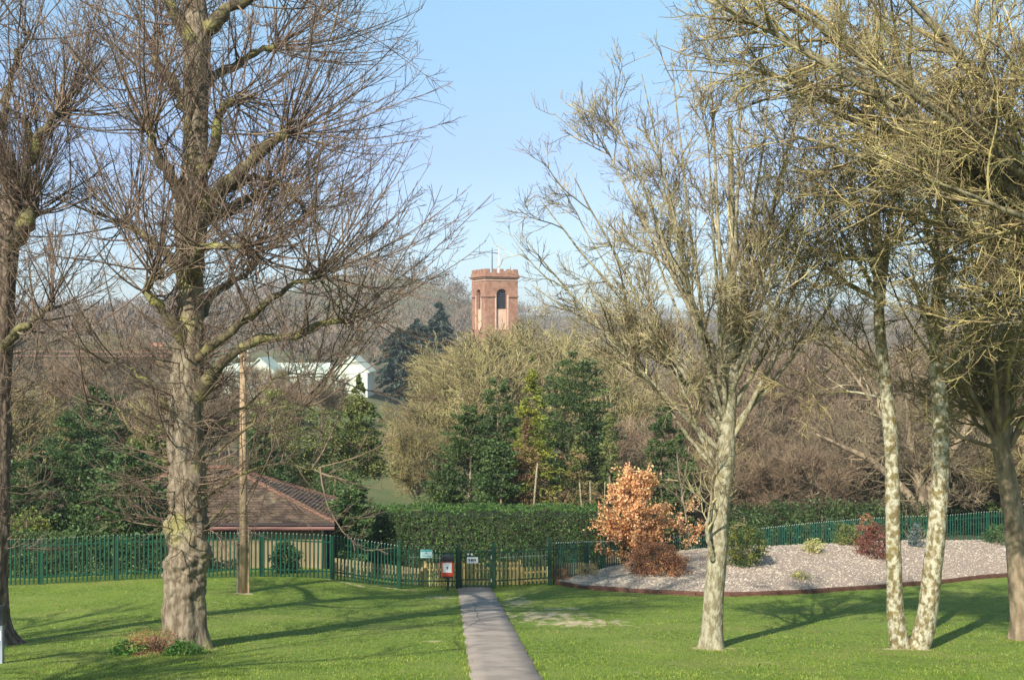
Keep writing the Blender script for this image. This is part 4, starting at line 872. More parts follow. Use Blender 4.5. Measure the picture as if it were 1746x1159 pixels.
# ------------------------------------------------------------------ far houses
M['cream'] = mat('cream_render', (0.54, 0.594, 0.45), (0.612, 0.648, 0.522), 0.5, 0.8)
M['pale_roof'] = mat('pale_green_roof', (0.40, 0.47, 0.38), (0.52, 0.57, 0.46), 0.4, 0.8)
M['glass'] = mat('window_glass', (0.10, 0.16, 0.17), rough=0.12, spec=0.6)
M['redbrick'] = mat('red_brick', (0.34, 0.14, 0.09), (0.42, 0.2, 0.13), 3, 0.9)
M['red_roof'] = mat('red_roof', (0.38, 0.16, 0.10), (0.45, 0.22, 0.14), 1, 0.9)
M['slate'] = mat('slate_roof', (0.13, 0.13, 0.14), (0.19, 0.18, 0.18), 1, 0.8)
def house(name, label, px, d, ybase, wm, dm, hwall, hroof, wallm, roofm, rz=0.0, gable=False, wins=3, chim=True, cat='house', lit=None):
    o = W(px, ybase, d); root = empty(name, o, rz); tag(root, label, cat)
    MB().box(-wm / 2, wm / 2, -dm / 2, dm / 2, -4, hwall).build('wall', wallm, root)
    if gable:
        MB().prism([(-wm / 2, hwall), (wm / 2, hwall), (0, hwall + hroof - 0.1)], -dm / 2, dm / 2).build('gable', wallm, root)
        for sx in (-1, 1):
            MB().prism([(0, hwall + hroof), (sx * (wm / 2 + 0.3), hwall - 0.2), (sx * (wm / 2 + 0.3), hwall - 0.02), (0, hwall + hroof + 0.2)][::sx], -dm / 2 - 0.3, dm / 2 + 0.3).build('roof', roofm, root)
    else:
        ov = 0.3; V = [(-wm / 2 - ov, -dm / 2 - ov, hwall), (wm / 2 + ov, -dm / 2 - ov, hwall), (wm / 2 + ov, dm / 2 + ov, hwall), (-wm / 2 - ov, dm / 2 + ov, hwall), (-wm / 2 + dm * .0, 0, hwall + hroof), (wm / 2 - dm * .0, 0, hwall + hroof)]
        MB().add(V, [(0, 1, 5, 4), (2, 3, 4, 5), (1, 2, 5), (3, 0, 4), (3, 2, 1, 0)]).build('roof', roofm, root)
    for i in range(wins):
        x = -wm / 2 + (i + 0.5) * wm / wins
        for z in ([hwall * 0.2, hwall * 0.62] if hwall > 4 else [hwall * 0.4]):
            f = MB().box(x - 0.55, x + 0.55, -dm / 2 - 0.06, -dm / 2 - 0.004, z, z + 1.25).build('window', M['white_paint'], root)
            MB().box(x - 0.45, x - 0.04, -dm / 2 - 0.075, -dm / 2 - 0.062, z + 0.1, z + 1.15).build('pane', M['glass'], f); MB().box(x + 0.04, x + 0.45, -dm / 2 - 0.075, -dm / 2 - 0.062, z + 0.1, z + 1.15).build('pane', M['glass'], f)
    if chim: MB().box(-wm * 0.3 - 0.4, -wm * 0.3 + 0.4, -0.3, 0.3, hwall + hroof * 0.4, hwall + hroof + 1.1).build('chimney', M['redbrick'], root)
    return root
house('white_house', 'long cream rendered house with shallow pale roof behind the big lime', 480, 190, 668, 17, 8, 2.6, 2.0, M['cream'], M['pale_roof'], wins=6, chim=False)
house('white_house', 'pale gabled cream wing at the left end of the long cream house', 452, 184, 672, 5.0, 8, 3.2, 2.3, M['cream'], M['pale_roof'], gable=True, wins=2, chim=False)
house('white_house', 'cream gable end house left of the dark blue conifers', 604, 188, 672, 5.2, 9, 3.6, 2.4, M['cream'], M['cream'], gable=True, wins=2, chim=False)
house('brick_house', 'red brick house with orange roof and chimney above the wood left of the big lime', 245, 240, 620, 8, 6, 2.2, 2.0, M['redbrick'], M['red_roof'], wins=3)
house('white_house', 'small white cottage glimpsed just right of the spreading pale tree trunk', 1264, 165, 790, 3.0, 5, 1.6, 1.3, M['white_paint'], M['slate'], gable=True, wins=1, chim=False)
house('white_house', 'small white cottage glimpsed between the pale tree and the twin trunks', 1384, 158, 812, 3.6, 5, 1.7, 1.2, M['white_paint'], M['red_roof'], wins=2, chim=False)
house('white_house', 'tiny white cottage glimpsed behind the ivy clad trees', 1178, 170, 748, 3.0, 5, 2.0, 1.6, M['white_paint'], M['slate'], gable=True, wins=1, chim=False)
house('brick_house', 'brick house side glimpsed at the right edge behind the leaning tree', 1760, 84, 860, 3.6, 5, 3.4, 1.6, M['redbrick'], M['red_roof'], wins=1, chim=False)

# ------------------------------------------------------------------ tiled pavilion behind the palisade
M['tan_board'] = mat('tan_board', (0.2016, 0.1568, 0.084), (0.2688, 0.2128, 0.1232), 3, 0.85, bump=0.2, stretch=(4, 4, 0.5), island=0)
M['maroon'] = mat('maroon_board', (0.15, 0.065, 0.055), (0.20, 0.095, 0.08), 3, 0.7)
M['fascia'] = mat('fascia_pink', (0.27, 0.15, 0.13), rough=0.6)
M['gutter'] = mat('gutter', (0.06, 0.045, 0.045), rough=0.5)
def pavilion():
    x1, x0 = -8.1, -18.0; y0, y1 = 53.0, 58.2; ze = -(889 - CY) / F * 53.0; zr = -(797 - CY) / F * 55.6; zg = min(gz(x1, y0), gz(-13, 53)) - 0.3
    o = (x1, y0, zg); root = empty('pavilion', o); tag(root, 'brown tiled pavilion with hipped roof and boarded wall behind the palisade', 'building')
    def L(x, y, z): return (x - o[0], y - o[1], z - o[2])
    mb = MB(); mb.box(x0 - o[0] + .25, -0.25, 0.34, y1 - y0 - 0.3, -0.4, ze - zg - 0.05); mb.build('wall', M['maroon'], root)
    x = x1 - 0.3; bm = MB().box(-0.075, 0.075, -0.03, 0.0, 0.0, 1.0).mesh('board', M['tan_board']); um = MB().box(-0.075, 0.075, -0.03, 0.0, 0.0, 1.0).mesh('board', M['maroon'])
    zm = ze - 0.52 - zg
    while x > -14.6:
        link('board', bm, root, (x - o[0], 0.335, 0.0), scale=(1, 1, zm)); link('board', um, root, (x - o[0], 0.335, zm + 0.01), scale=(1, 1, 0.50)); x -= 0.158
    # roof courses
    e = 0.35; A = np.array([x0 - e, y0 - e, ze]); B = np.array([x1 + e, y0 - e, ze]); Cc = np.array([x1 + e, y1 + e, ze]); Dd = np.array([x0 - e, y1 + e, ze])
    r0 = np.array([-15.5, (y0 + y1) / 2, zr]); r1 = np.array([-13.1, (y0 + y1) / 2, zr])
    def slope(p, q, a, b, name='roof_slope'):
        n = 34; mbs = MB()
        nn = np.cross(q - p, b - p); nn = nn / np.linalg.norm(nn); nn = nn if nn[2] > 0 else -nn
        for i in range(n):
            f0, f1 = i / n, (i + 1) / n; P0 = p + (a - p) * f0; Q0 = q + (b - q) * f0; P1 = p + (a - p) * f1; Q1 = q + (b - q) * f1
            k = max(1, int(np.linalg.norm(Q0 - P0) / 0.55))
            for j in range(k):
                g0, g1 = j / k, (j + 0.96) / k; lift = random.uniform(0.02, 0.045)
                a0, a1, b0, b1 = P0 + (Q0 - P0) * g0, P0 + (Q0 - P0) * g1, P1 + (Q1 - P1) * g0, P1 + (Q1 - P1) * g1
                mbs.add([a0 + nn * lift - o, a1 + nn * lift - o, b1 + nn * 0.002 - o, b0 + nn * 0.002 - o, a0 - nn * .02 - o, a1 - nn * .02 - o], [(0, 1, 2, 3), (4, 5, 1, 0)])
        q_ = mbs.build('roof_tiles', M['roof_t'], root); q_['kind'] = 'stuff'
    slope(A, B, r0, r1); slope(B, Cc, r1, r1); slope(Cc, Dd, r1, r0); slope(Dd, A, r0, r0)
    # hip and ridge tiles
    tm = MB().tube([(0, 0, 0), (0.30, 0, 0)], [0.11, 0.125], 8).mesh('hip_tile', M['orange_tile'])
    for (p, q) in ((B, r1), (Cc, r1), (r1, r0), (A, r0)):
        l = np.linalg.norm(q - p); k = int(l / 0.3); dv = Vector(q - p).normalized(); qt = dv.to_track_quat('X', 'Z')
        for i in range(k):
            c = p + (q - p) * i / k; t_ = link('ridge_tile', tm, root, tuple(c - o + np.array([0, 0, 0.01]))); t_.rotation_euler = qt.to_euler()
    MB().box(A[0] - o[0], B[0] - o[0], -e - 0.10, -e - 0.0, ze - zg - 0.10, ze - zg + 0.0).build('gutter', M['gutter'], root)
    MB().box(A[0] - o[0] + .02, B[0] - o[0] - .02, -e + 0.002, -e + 0.05, ze - zg - 0.30, ze - zg - 0.03).build('fascia', M['maroon'], root)
    MB().box(A[0] - o[0] + .03, B[0] - o[0] - .03, -e - 0.03, -e - 0.0, ze - zg - 0.24, ze - zg - 0.17).build('fascia_strip', M['fascia'], root)
    MB().box(A[0] - o[0] + .05, B[0] - o[0] - .05, -e + 0.052, 0.33, ze - zg - 0.3, ze - zg - 0.26).build('soffit', M['gutter'], root)
    MB().tube([(-0.30, 0.26, ze - zg - 0.32), (-0.30, 0.26, 0)], [0.04, 0.04], 8).build('downpipe', M['white_grey'], root)
    # a lost pale tile lying on the slope
M['roof_t'] = mat('brown_tiles', (0.075, 0.052, 0.038), (0.125, 0.088, 0.06), 2.2, 0.95, island=0.3, spots=(1.2, (0.24, 0.19, 0.12), 0.6, 0.75))
M['white_grey'] = mat('grey_pipe', (0.5, 0.47, 0.44), rough=0.5)
pavilion()

# ------------------------------------------------------------------ clipped hedge
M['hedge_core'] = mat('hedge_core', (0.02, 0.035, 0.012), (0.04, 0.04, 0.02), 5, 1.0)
def hedge(label, x0, x1, y0, y1, ztop, zb, n, m='leaf_hedge', leaf=0.055, name='hedge'):
    rng = np.random.default_rng(int(abs(x0) * 10 + 900)); o = np.array([(x0 + x1) / 2, (y0 + y1) / 2, zb]); root = empty(name, o); tag(root, label, 'hedge')
    w, dp, h = x1 - x0, y1 - y0, ztop - zb
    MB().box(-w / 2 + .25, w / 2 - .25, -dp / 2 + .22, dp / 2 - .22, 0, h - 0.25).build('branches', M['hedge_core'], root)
    A = np.array([w * h, w * h * 0.35, w * dp, dp * h, dp * h]); k = rng.choice(5, n, p=A / A.sum()); u, v = rng.random(n), rng.random(n)
    P = np.zeros((n, 3)); P[:, 0] = -w / 2 + w * u; P[:, 2] = h * v
    P[k == 0, 1] = -dp / 2; P[k == 1, 1] = dp / 2; s = k == 2; P[s, 1] = -dp / 2 + dp * v[s]; P[s, 2] = h
    for kk, sx in ((3, -1), (4, 1)): s = k == kk; P[s, 0] = sx * w / 2; P[s, 1] = -dp / 2 + dp * u[s]
    wob = np.sin(P[:, 0] * 2.1) * 0.05 + np.sin(P[:, 0] * 5.3 + P[:, 2] * 4) * 0.05
    P[:, 1] += np.where(k == 0, wob, 0) + rng.normal(size=n) * 0.09; P[:, 2] += np.where(k == 2, wob * 0.9 + np.abs(rng.normal(size=n)) * 0.06, 0); P[:, 0] += rng.normal(size=n) * 0.06
    V, Q = leaves(P, leaf, rng, 0.5); link('foliage', mesh_np('foliage', V, [Q], M[m]), root)
zt = -(873 - CY) / F * 56.0
hedge('tall clipped laurel hedge behind the palisade and gate', (566 - CX) / F * 56, (1030 - CX) / F * 56, 56, 58.4, zt, -11.5, 26000)

hedge('low dark laurel undergrowth right behind the left stretch of palisade', (-80 - CX) / F * 51, (345 - CX) / F * 51, 50.0, 51.4, gz(-15.5, 50.5) + 1.55, gz(-15.5, 50.5) - 0.4, 16000, 'leaf_laurel', 0.06)
for i in range(46):
    px = 1090 + (i * 47.3) % 720 + random.uniform(-12, 12); d = random.choice([72, 76, 80, 86, 92, 100])
    bare(px, d, random.uniform(735, 800), 'low brown leafless scrub bush behind the right-hand palisade', random.choice('brob'), group='scrub bushes behind the right-hand palisade', wide=random.uniform(1.3, 1.9), name='scrub_bush')

# ------------------------------------------------------------------ palisade fences
M['green_steel'] = mat('green_steel', (0.00756, 0.05355, 0.03465), (0.0126, 0.07245, 0.04725), 2, 0.38, spec=0.6)
M['green_post'] = mat('green_post', (0.0056, 0.049, 0.0245), rough=0.4, spec=0.5)
FH = 1.8
def pale_mesh():
    xs = [-0.034, -0.016, 0.016, 0.034]; yf = [0.012, -0.012, -0.012, 0.012]
    V = []
    for z, kx, by in ((0, 1, 0), (FH - 0.11, 1, 0), (FH - 0.05, 0.9, -0.012), (FH, 0.25, -0.035)):
        for x, y in zip(xs, yf): V.append((x * kx, y + by, z))
        for x, y in zip(xs[::-1], yf[::-1]): V.append((x * kx, y + by + 0.006, z))
    Fs = []
    for r in range(3):
        for j in range(8): a = r * 8 + j; b = r * 8 + (j + 1) % 8; Fs.append((a, b, b + 8, a + 8))
    Fs.append(tuple(range(24, 32))); Fs.append(tuple(range(7, -1, -1)))
    me = MB().add(V, Fs).mesh('pale', M['green_steel']); me.materials.append(M['glint_tip'])
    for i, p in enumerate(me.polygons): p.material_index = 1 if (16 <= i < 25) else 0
    return me
M['glint_tip'] = mat('glint_tip', (0.30, 0.38, 0.33), rough=0.3, spec=0.7)  # sun glint on the pale tips, put in as a lighter colour
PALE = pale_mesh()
POST = MB().box(-0.05, 0.05, 0.03, 0.13, -0.2, FH - 0.08).mesh('post', M['green_post'])
def palisade(label, pl, name='palisade_fence', pitch=0.165, ends=(True, True), lift=0.04, every=2.75, pw=1.0):
    """pl: list of (px, d)"""
    P = np.array([G(px, d) for px, d in pl]); L_ = np.concatenate([[0], np.cumsum(np.linalg.norm(np.diff(P[:, :2], axis=0), axis=1))]); tot = L_[-1]
    o = P[0]; root = empty(name, o); tag(root, label, 'fence', 'green steel palisade fencing')
    nb = max(1, round(tot / every)); st = np.linspace(0, tot, nb + 1)
    X = np.interp(st, L_, P[:, 0]); Y = np.interp(st, L_, P[:, 1]); Z = GZ(X, Y)
    for i in range(nb + 1):
        if (i == 0 and not ends[0]) or (i == nb and not ends[1]): continue
        j = min(i, nb - 1); ang = math.atan2(Y[j + 1] - Y[j], X[j + 1] - X[j]); link('post', POST, root, (X[i] - o[0], Y[i] - o[1], Z[i] - o[2] + lift), (0, 0, ang))
    for i in range(nb):
        a = np.array([X[i], Y[i], Z[i]]); b = np.array([X[i + 1], Y[i + 1], Z[i + 1]]); dd = b - a; l = float(np.linalg.norm(dd)); ang = math.atan2(dd[1], dd[0]); pit = -math.atan2(dd[2], math.hypot(dd[0], dd[1]))
        for hz_ in (0.28, FH - 0.32):
            r_ = MB().box(0.0, l, 0.012, 0.026, -0.028, 0.028).box(0.0, l, 0.0261, 0.06, -0.028, -0.016); q = r_.build('rail', M['green_post'], root, tuple(a - o + np.array([0, 0, hz_ + lift]))); q.rotation_euler = (0, pit, ang)
        n = max(1, int(l / pitch))
        for j in range(n):
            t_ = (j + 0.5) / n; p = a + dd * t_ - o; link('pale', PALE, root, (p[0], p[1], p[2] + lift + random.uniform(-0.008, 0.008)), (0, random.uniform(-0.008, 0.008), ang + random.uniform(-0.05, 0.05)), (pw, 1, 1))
    return root
palisade('long left stretch of green palisade from the left edge past the pavilion', [(-200, 46), (20, 47), (150, 47.5), (280, 48), (415, 48.5), (500, 48.6), (567, 49)])
palisade('green palisade stepping downhill between the pavilion corner and the gate bays', [(567, 49), (620, 50), (681, 51)], ends=(False, True), pw=0.85)
palisade('green palisade bay with the pale blue sign left of the gate', [(681, 51), (720, 51.6), (781, 52)], ends=(False, True), pw=0.6)
palisade('green palisade bay right of the gate up to the thick post', [(841, 52), (938, 52)], ends=(True, True), pw=0.6)
palisade('green palisade beside the left tip of the gravel bed', [(938, 52), (1000, 54), (1065, 56)], ends=(False, True))
palisade('green palisade climbing behind the gravel bed on the right', [(1065, 56), (1150, 58.5), (1240, 61), (1370, 64), (1510, 67), (1620, 68), (1730, 69), (1830, 70)], ends=(False, True))
def gate():
    a = G(784, 51.93); b = G(839, 51.93); w = b[0] - a[0]; o = a; root = empty('palisade_gate', o); tag(root, 'green steel palisade gate at the top end of the path with a white sign', 'gate')
    for nm, (x0, x1, z0, z1) in {'stile': (0, 0.06, 0.05, 1.62), 'stile2': (w - 0.06, w, 0.05, 1.62)}.items(): MB().box(x0, x1, 0.0, 0.06, z0, z1).build('stile', M['green_post'], root)
    for z in (0.10, 0.36, 1.36, 1.56): MB().box(0.062, w - 0.062, 0.005, 0.055, z, z + 0.05).build('rail', M['green_post'], root)
    n = 8
    for i in range(n):
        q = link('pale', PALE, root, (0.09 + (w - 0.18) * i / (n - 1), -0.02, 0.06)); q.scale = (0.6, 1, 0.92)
    MB().box(w - 0.24, w - 0.10, -0.06, -0.035, 0.95, 1.12).build('lock_plate', M['green_post'], root)
    MB().tube([(w - 0.02, -0.03, 0.3), (w - 0.02, -0.03, 0.44)], [0.035, 0.035], 8).build('hinge', M['white_grey'], root); MB().tube([(w - 0.02, -0.03, 1.3), (w - 0.02, -0.03, 1.44)], [0.035, 0.035], 8).build('hinge', M['white_grey'], root)
    for i in range(2): MB().tube([(0.36 + i * 0.16, -0.05, 1.5), (0.36 + i * 0.16, -0.02, 1.5)], [0.04, 0.04], 10).build('bolt', M['white_paint'], root)
    return root
gate()
# stouter posts at the ends of the bays
for px, d, h, lb in [(681, 50.9, 2.0, 'square green steel post at the foot of the stepping fence'), (782, 51.85, 1.95, 'left square green gate post'), (841, 51.85, 1.95, 'right square green gate post'), (938, 51.9, 2.0, 'square green steel post at the left tip of the gravel bed'), (1064, 55.8, 1.9, 'square green steel post beside the copper beech')]:
    p = G(px, d); q = empty('fence_post', p); tag(q, lb, 'post', 'stout green posts of the palisade')
    MB().box(-0.06, 0.06, -0.06, 0.06, -0.2, h - 0.02).build('shaft', M['green_post'], q); MB().box(-0.07, 0.07, -0.07, 0.07, h - 0.018, h + 0.01).build('cap', M['green_steel'], q)

# ------------------------------------------------------------------ timber picket fence behind the gate
M['picket'] = mat('yellow_picket', (0.62, 0.45, 0.16), (0.74, 0.56, 0.24), 4, 0.8, bump=0.1, stretch=(1, 1, 0.3))
M['picket_old'] = mat('weathered_picket', (0.30, 0.24, 0.13), (0.40, 0.33, 0.18), 4, 0.9)
PH = 1.0
def picket_mesh(m): return MB().prism([(-0.05, 0), (0.05, 0), (0.05, PH - 0.03), (0.025, PH), (-0.025, PH), (-0.05, PH - 0.03)], -0.01, 0.012).mesh('picket', m)
PK = picket_mesh(M['picket']); PKO = picket_mesh(M['picket_old'])
def pickets(label, px0, d0, px1, d1, me, m, h=PH, pitch=0.16, posts=(0, 1), name='picket_fence'):
    a = G(px0, d0); b = G(px1, d1); dd = b - a; l = float(np.linalg.norm(dd)); ang = math.atan2(dd[1], dd[0]); pit = -math.atan2(dd[2], math.hypot(dd[0], dd[1]))
    root = empty(name, a); tag(root, label, 'fence')
    n = int(l / pitch)
    for i in range(n):
        p = dd * (i + 0.5) / n; link('picket', me, root, (p[0], p[1], p[2] + 0.03 + random.uniform(-.01, .01)), (0, random.uniform(-.015, .015), ang), (1, 1, h / PH))
    for z in (0.22, 0.72):
        q = MB().box(0, l, 0.013, 0.055, -0.035, 0.035).build('rail', m, root, (0, 0, z * h)); q.rotation_euler = (0, pit, ang)
    for t_ in posts:
        p = dd * t_; q = MB().box(-0.045, 0.045, 0.058, 0.14, -0.1, h + 0.08).build('post', m, root, (p[0], p[1], p[2])); q.rotation_euler = (0, 0, ang)
pickets('yellow timber picket fence seen through the palisade left of the gate', 724, 52.7, 783, 52.9, PK, M['picket'])
pickets('yellow timber picket fence seen through the gate and just right of it', 787, 52.9, 886, 52.9, PK, M['picket'], posts=(0, 0.43, 1))
pickets('low weathered pickets behind the palisade under the left part of the hedge', 570, 50.6, 722, 52.8, PKO, M['picket_old'], h=0.72)
pickets('low tan pickets behind the palisade between the gate and the thick post', 889, 52.9, 936, 52.9, PK, M['picket'], h=0.72)
pickets('low tan pickets behind the palisade at the tip of the gravel bed', 942, 53.4, 1010, 55.2, PKO, M['picket_old'], h=0.8)
# hoop topped railing
def hoops(label, px0, d0, px1, d1, h=1.35):
    a = G(px0, d0); b = G(px1, d1); dd = b - a; l = float(np.linalg.norm(dd)); root = empty('bow_top_railing', a); tag(root, label, 'railing'); ang = math.atan2(dd[1], dd[0])
    pts_ = [(-0.07, 0, 0), (-0.07, 0, h - 0.07)] + [(-0.07 * math.cos(t), 0, h - 0.07 + 0.07 * math.sin(t)) for t in np.linspace(0.4, 2.74, 5)] + [(0.07, 0, h - 0.07), (0.07, 0, 0)]
    hm = MB().tube(pts_, [0.011] * len(pts_), 6).mesh('hoop', M['green_post2']); n = int(l / 0.27)
    for i in range(n):
        p = dd * (i + 0.5) / n; link('hoop', hm, root, tuple(p), (0, 0, ang))
    pit = -math.atan2(dd[2], math.hypot(dd[0], dd[1]))
    for z in (0.15, h - 0.2): q = MB().box(0, l, -0.012, 0.012, -0.02, 0.02).build('rail', M['green_post2'], root, (0, 0, z)); q.rotation_euler = (0, pit, ang)
M['green_post2'] = mat('grey_green_steel', (0.10, 0.15, 0.11), rough=0.45)
hoops('grey green bow topped railing behind the palisade right of the gate', 850, 54.2, 938, 54.2)
hoops('grey green bow topped railing behind the palisade by the gravel bed tip', 985, 55.6, 1064, 57.2)
hoops('grey green bow topped railing behind the palisade left of the red bin', 690, 53.6, 758, 54.0)

# ------------------------------------------------------------------ signs, bin
M['sign_blue'] = mat('sign_pale_blue', (0.55, 0.85, 0.82), rough=0.4)
M['sign_teal'] = mat('sign_teal', (0.05, 0.45, 0.42), rough=0.4)
M['sign_white'] = mat('sign_white', (0.80, 0.80, 0.78), rough=0.4)
M['black'] = mat('black_print', (0.02, 0.02, 0.022), rough=0.5)
M['red_plastic'] = mat('red_plastic', (0.62, 0.07, 0.03), rough=0.35, spec=0.5)
M['black_plastic'] = mat('black_plastic', (0.035, 0.035, 0.045), rough=0.4, spec=0.5)
def sign(label, px, py, d, wpx, hpx, m, marks, name='sign'):
    c = W(px, py, d); w = wpx * d / F; h = hpx * d / F; root = empty(name, c); tag(root, label, 'sign')
    MB().box(-w / 2, w / 2, -0.006, 0.006, -h / 2, h / 2).build('plate', m, root)
    for (mm, x0, x1, z0, z1) in marks: MB().box(x0 * w / 2, x1 * w / 2, -0.010, -0.0075, z0 * h / 2, z1 * h / 2).build('marking', mm, root)
sign('pale blue and white notice on the palisade left of the red bin', 727, 943.5, 51.3, 20, 14, M['sign_blue'],
     [(M['sign_teal'], -0.92, 0.92, 0.55, 0.92), (M['sign_teal'], -0.2, 0.15, 0.0, 0.3), (M['sign_white'], -0.85, -0.3, -0.2, 0.35), (M['sign_white'], 0.3, 0.85, -0.3, 0.35), (M['sign_teal'], -0.8, 0.8, -0.62, -0.48), (M['sign_white'], -0.8, 0.8, -0.85, -0.7)])
sign('small white notice with black lettering on the palisade gate', 805.5, 954.5, 51.8, 19, 10.5, M['sign_white'],
     [(M['black'], -0.7, -0.45, -0.35, 0.4), (M['black'], -0.3, -0.08, -0.35, 0.4), (M['black'], -0.02, 0.2, -0.35, 0.4), (M['black'], 0.35, 0.62, -0.35, 0.4)])
def bin_():
    p = G(763, 51.0); root = empty('litter_bin', p); tag(root, 'red litter bin with black domed hood and white poster in front of the palisade', 'bin')
    # body: tapered box
    def ring(z, w, dp, n=4, r=0.04): return [(-w, -dp, z), (w, -dp, z), (w, dp, z), (-w, dp, z)]
    V = ring(0.62, 0.22, 0.17) + ring(0.68, 0.25, 0.19) + ring(1.22, 0.27, 0.2) + ring(1.25, 0.285, 0.215)
    Fs = [(3, 2, 1, 0), (12, 13, 14, 15)] + [(r * 4 + j, r * 4 + (j + 1) % 4, (r + 1) * 4 + (j + 1) % 4, (r + 1) * 4 + j) for r in range(3) for j in range(4)]
    MB().add(V, Fs).build('body', M['red_plastic'], root)
    hood = [(-0.29, 1.252), (0.29, 1.252), (0.28, 1.34), (0.22, 1.44), (0.10, 1.50), (-0.10, 1.50), (-0.22, 1.44), (-0.28, 1.34)]
    MB().prism(hood, -0.2, 0.215).build('hood', M['black_plastic'], root)
    MB().box(-0.17, 0.17, -0.208, -0.202, 1.285, 1.37).build('opening', M['black'], root)
    mp = MB().add([(-0.19, -0.212, 0.80), (0.19, -0.212, 0.80), (0.19, -0.224, 1.21), (-0.19, -0.224, 1.21), (-0.19, -0.195, 0.80), (0.19, -0.195, 0.80), (0.19, -0.2, 1.21), (-0.19, -0.2, 1.21)], [(0, 1, 2, 3), (7, 6, 5, 4), (0, 4, 5, 1), (3, 2, 6, 7), (0, 3, 7, 4), (1, 5, 6, 2)])
    po = mp.build('poster', M['sign_white'], root)
    MB().box(-0.035, 0.035, -0.226, -0.220, 0.99, 1.05).build('mark', M['black'], po); MB().box(-0.015, 0.015, -0.225, -0.219, 0.93, 0.985).build('mark', M['black'], po)
    MB().tube([(0, 0.05, -0.2), (0, 0.05, 0.62)], [0.05, 0.05], 10).build('post', M['black_plastic'], root)
    MB().box(-0.2, 0.2, -0.13, 0.16, 0.54, 0.615).build('bracket', M['black_plastic'], root)
bin_()

# ------------------------------------------------------------------ telegraph pole with its wires
M['pole'] = mat('pole_wood', (0.24, 0.165, 0.095), (0.38, 0.27, 0.165), 3, 0.9, bump=0.5, bscale=8, stretch=(3, 3, 0.2))
M['cable'] = mat('cable', (0.30, 0.16, 0.13), rough=0.5)
def pole():
    p = G(415, 44); root = empty('telegraph_pole', p); tag(root, 'tall bare wooden telegraph pole on the lawn beside the big lime', 'pole'); zt_ = -(598 - CY) / F * 44 - p[2]
    C = [(0, 0, -0.2), (0.0, 0, 2.2), (0.0, 0, 5.0), (-0.02, 0, zt_)]
    MB().tube(C, [0.17, 0.15, 0.135, 0.11], 16).build('shaft', M['pole'], root, smooth=True)
    MB().box(-0.235, -0.165, -0.08, 0.05, -0.1, 1.85).build('stub_board', M['maple_bark'], root); MB().box(0.165, 0.225, -0.05, 0.05, -0.1, 2.3).build('cable_guard', M['pole'], root)
    MB().tube([(0, 0, zt_), (0, 0, zt_ + 0.06)], [0.14, 0.10], 12).build('cap', M['lead'], root)
    for z in (0.0, 0.22):
        for s in (-1, 1): MB().tube([(s * 0.16, -0.02, zt_ - 0.25 + z), (s * 0.16, -0.02, zt_ - 0.13 + z)], [0.035, 0.025], 8).build('insulator', M['white_paint'], root)
    for i, z in enumerate((0.0, 0.13)):
        n = 22; a = np.array([0, 0, zt_ - 0.15 + z]); b = np.array([-16, -2.0, zt_ + 0.0 + z * 1.5]); q = []
        for k in range(n): t_ = k / (n - 1); c = a + (b - a) * t_; c[2] -= 0.35 * 4 * t_ * (1 - t_) * 0.25; q.append(c)
        MB().tube(q, [0.016] * n, 5).build('wire', M['cable'], root)
pole()

# ------------------------------------------------------------------ shrubs of the gravel bed and lawn
def shrub(name, label, base, w, h, kind, m, nc=90, per=22, leaf=0.04, spread=None, cat='shrub', aspect=0.5, twig='brown_bark', twigs=14, group=None):
    rng = np.random.default_rng(int(abs(base[0] * 97 + base[1] * 13))); root = empty(name, base); tag(root, label, cat, group)
    n = twigs; a = rng.uniform(0, 6.28, n); el = rng.uniform(0.5, 1.4, n); d = np.stack([np.cos(a) * np.cos(el), np.sin(a) * np.cos(el), np.sin(el)], -1)
    B = branch(rng, np.zeros((n, 3)) - np.array([0, 0, 0.03]), d, np.full(n, h * 0.85), np.full(n, 0.014), np.full(n, 0.005), 5, 0.3, 0.1)
    link('stems', tube_mesh('stems', [(B[0], B[1], 4)], M[twig]), root)
    link('foliage', foliage_mesh('foliage', rng, kind, h, w / 2, 0.0, M[m], nc, per, leaf, spread or w * 0.09, aspect=aspect), root)
    return root
k52 = 55 / F
shrub('heather_mound', 'rust brown domed shrub on the gravel below the copper beech', bed_at(1118, 0.45), 86 * k52, 1.2, 'dome', 'leaf_rust', 480, 26, 0.04, 0.1, twigs=40)
shrub('dwarf_conifer', 'dark green dwarf conifer with golden tips beside the pale tree trunk', bed_at(1270, 0.42), 56 * k52, 1.85, 'ovoid', 'leaf_dwarf', 240, 28, 0.045, 0.13)


shrub('yellow_shrub', 'small pale yellow variegated shrub upslope on the gravel bed', bed_at(1388, 0.58), 32 * k52, 0.68, 'dome', 'leaf_yellow', 50, 20, 0.04)
shrub('yellow_shrub', 'tiny yellow shrub low on the gravel bed near the edging', bed_at(1366, 0.15), 26 * k52, 0.36, 'dome', 'leaf_yellow', 34, 18, 0.03)
shrub('red_shrub', 'dark red leaved shrub on the gravel just left of the twin white trunks', bed_at(1492, 0.45), 56 * k52, 1.45, 'ovoid', 'leaf_red', 130, 26, 0.05, 0.14)
shrub('red_shrub', 'slim taller red shrub behind the dark red one', bed_at(1478, 0.66), 24 * k52, 1.6, 'column', 'leaf_rust', 70, 18, 0.045)
shrub('round_shrub', 'small round green shrub at the back of the gravel bed by the palisade', bed_at(1440, 0.75), 40 * k52, 1.05, 'dome', 'leaf_olive', 90, 22, 0.05)
shrub('blue_spruce', 'small blue grey spruce between the twin white trunks', bed_at(1562, 0.62), 26 * k52, 1.25, 'cone', 'leaf_bluegrey', 90, 22, 0.04)
shrub('low_shrub', 'low green shrub at the far right end of the gravel bed', bed_at(1708, 0.62), 56 * k52, 0.85, 'dome', 'leaf_laurel', 90, 22, 0.05)
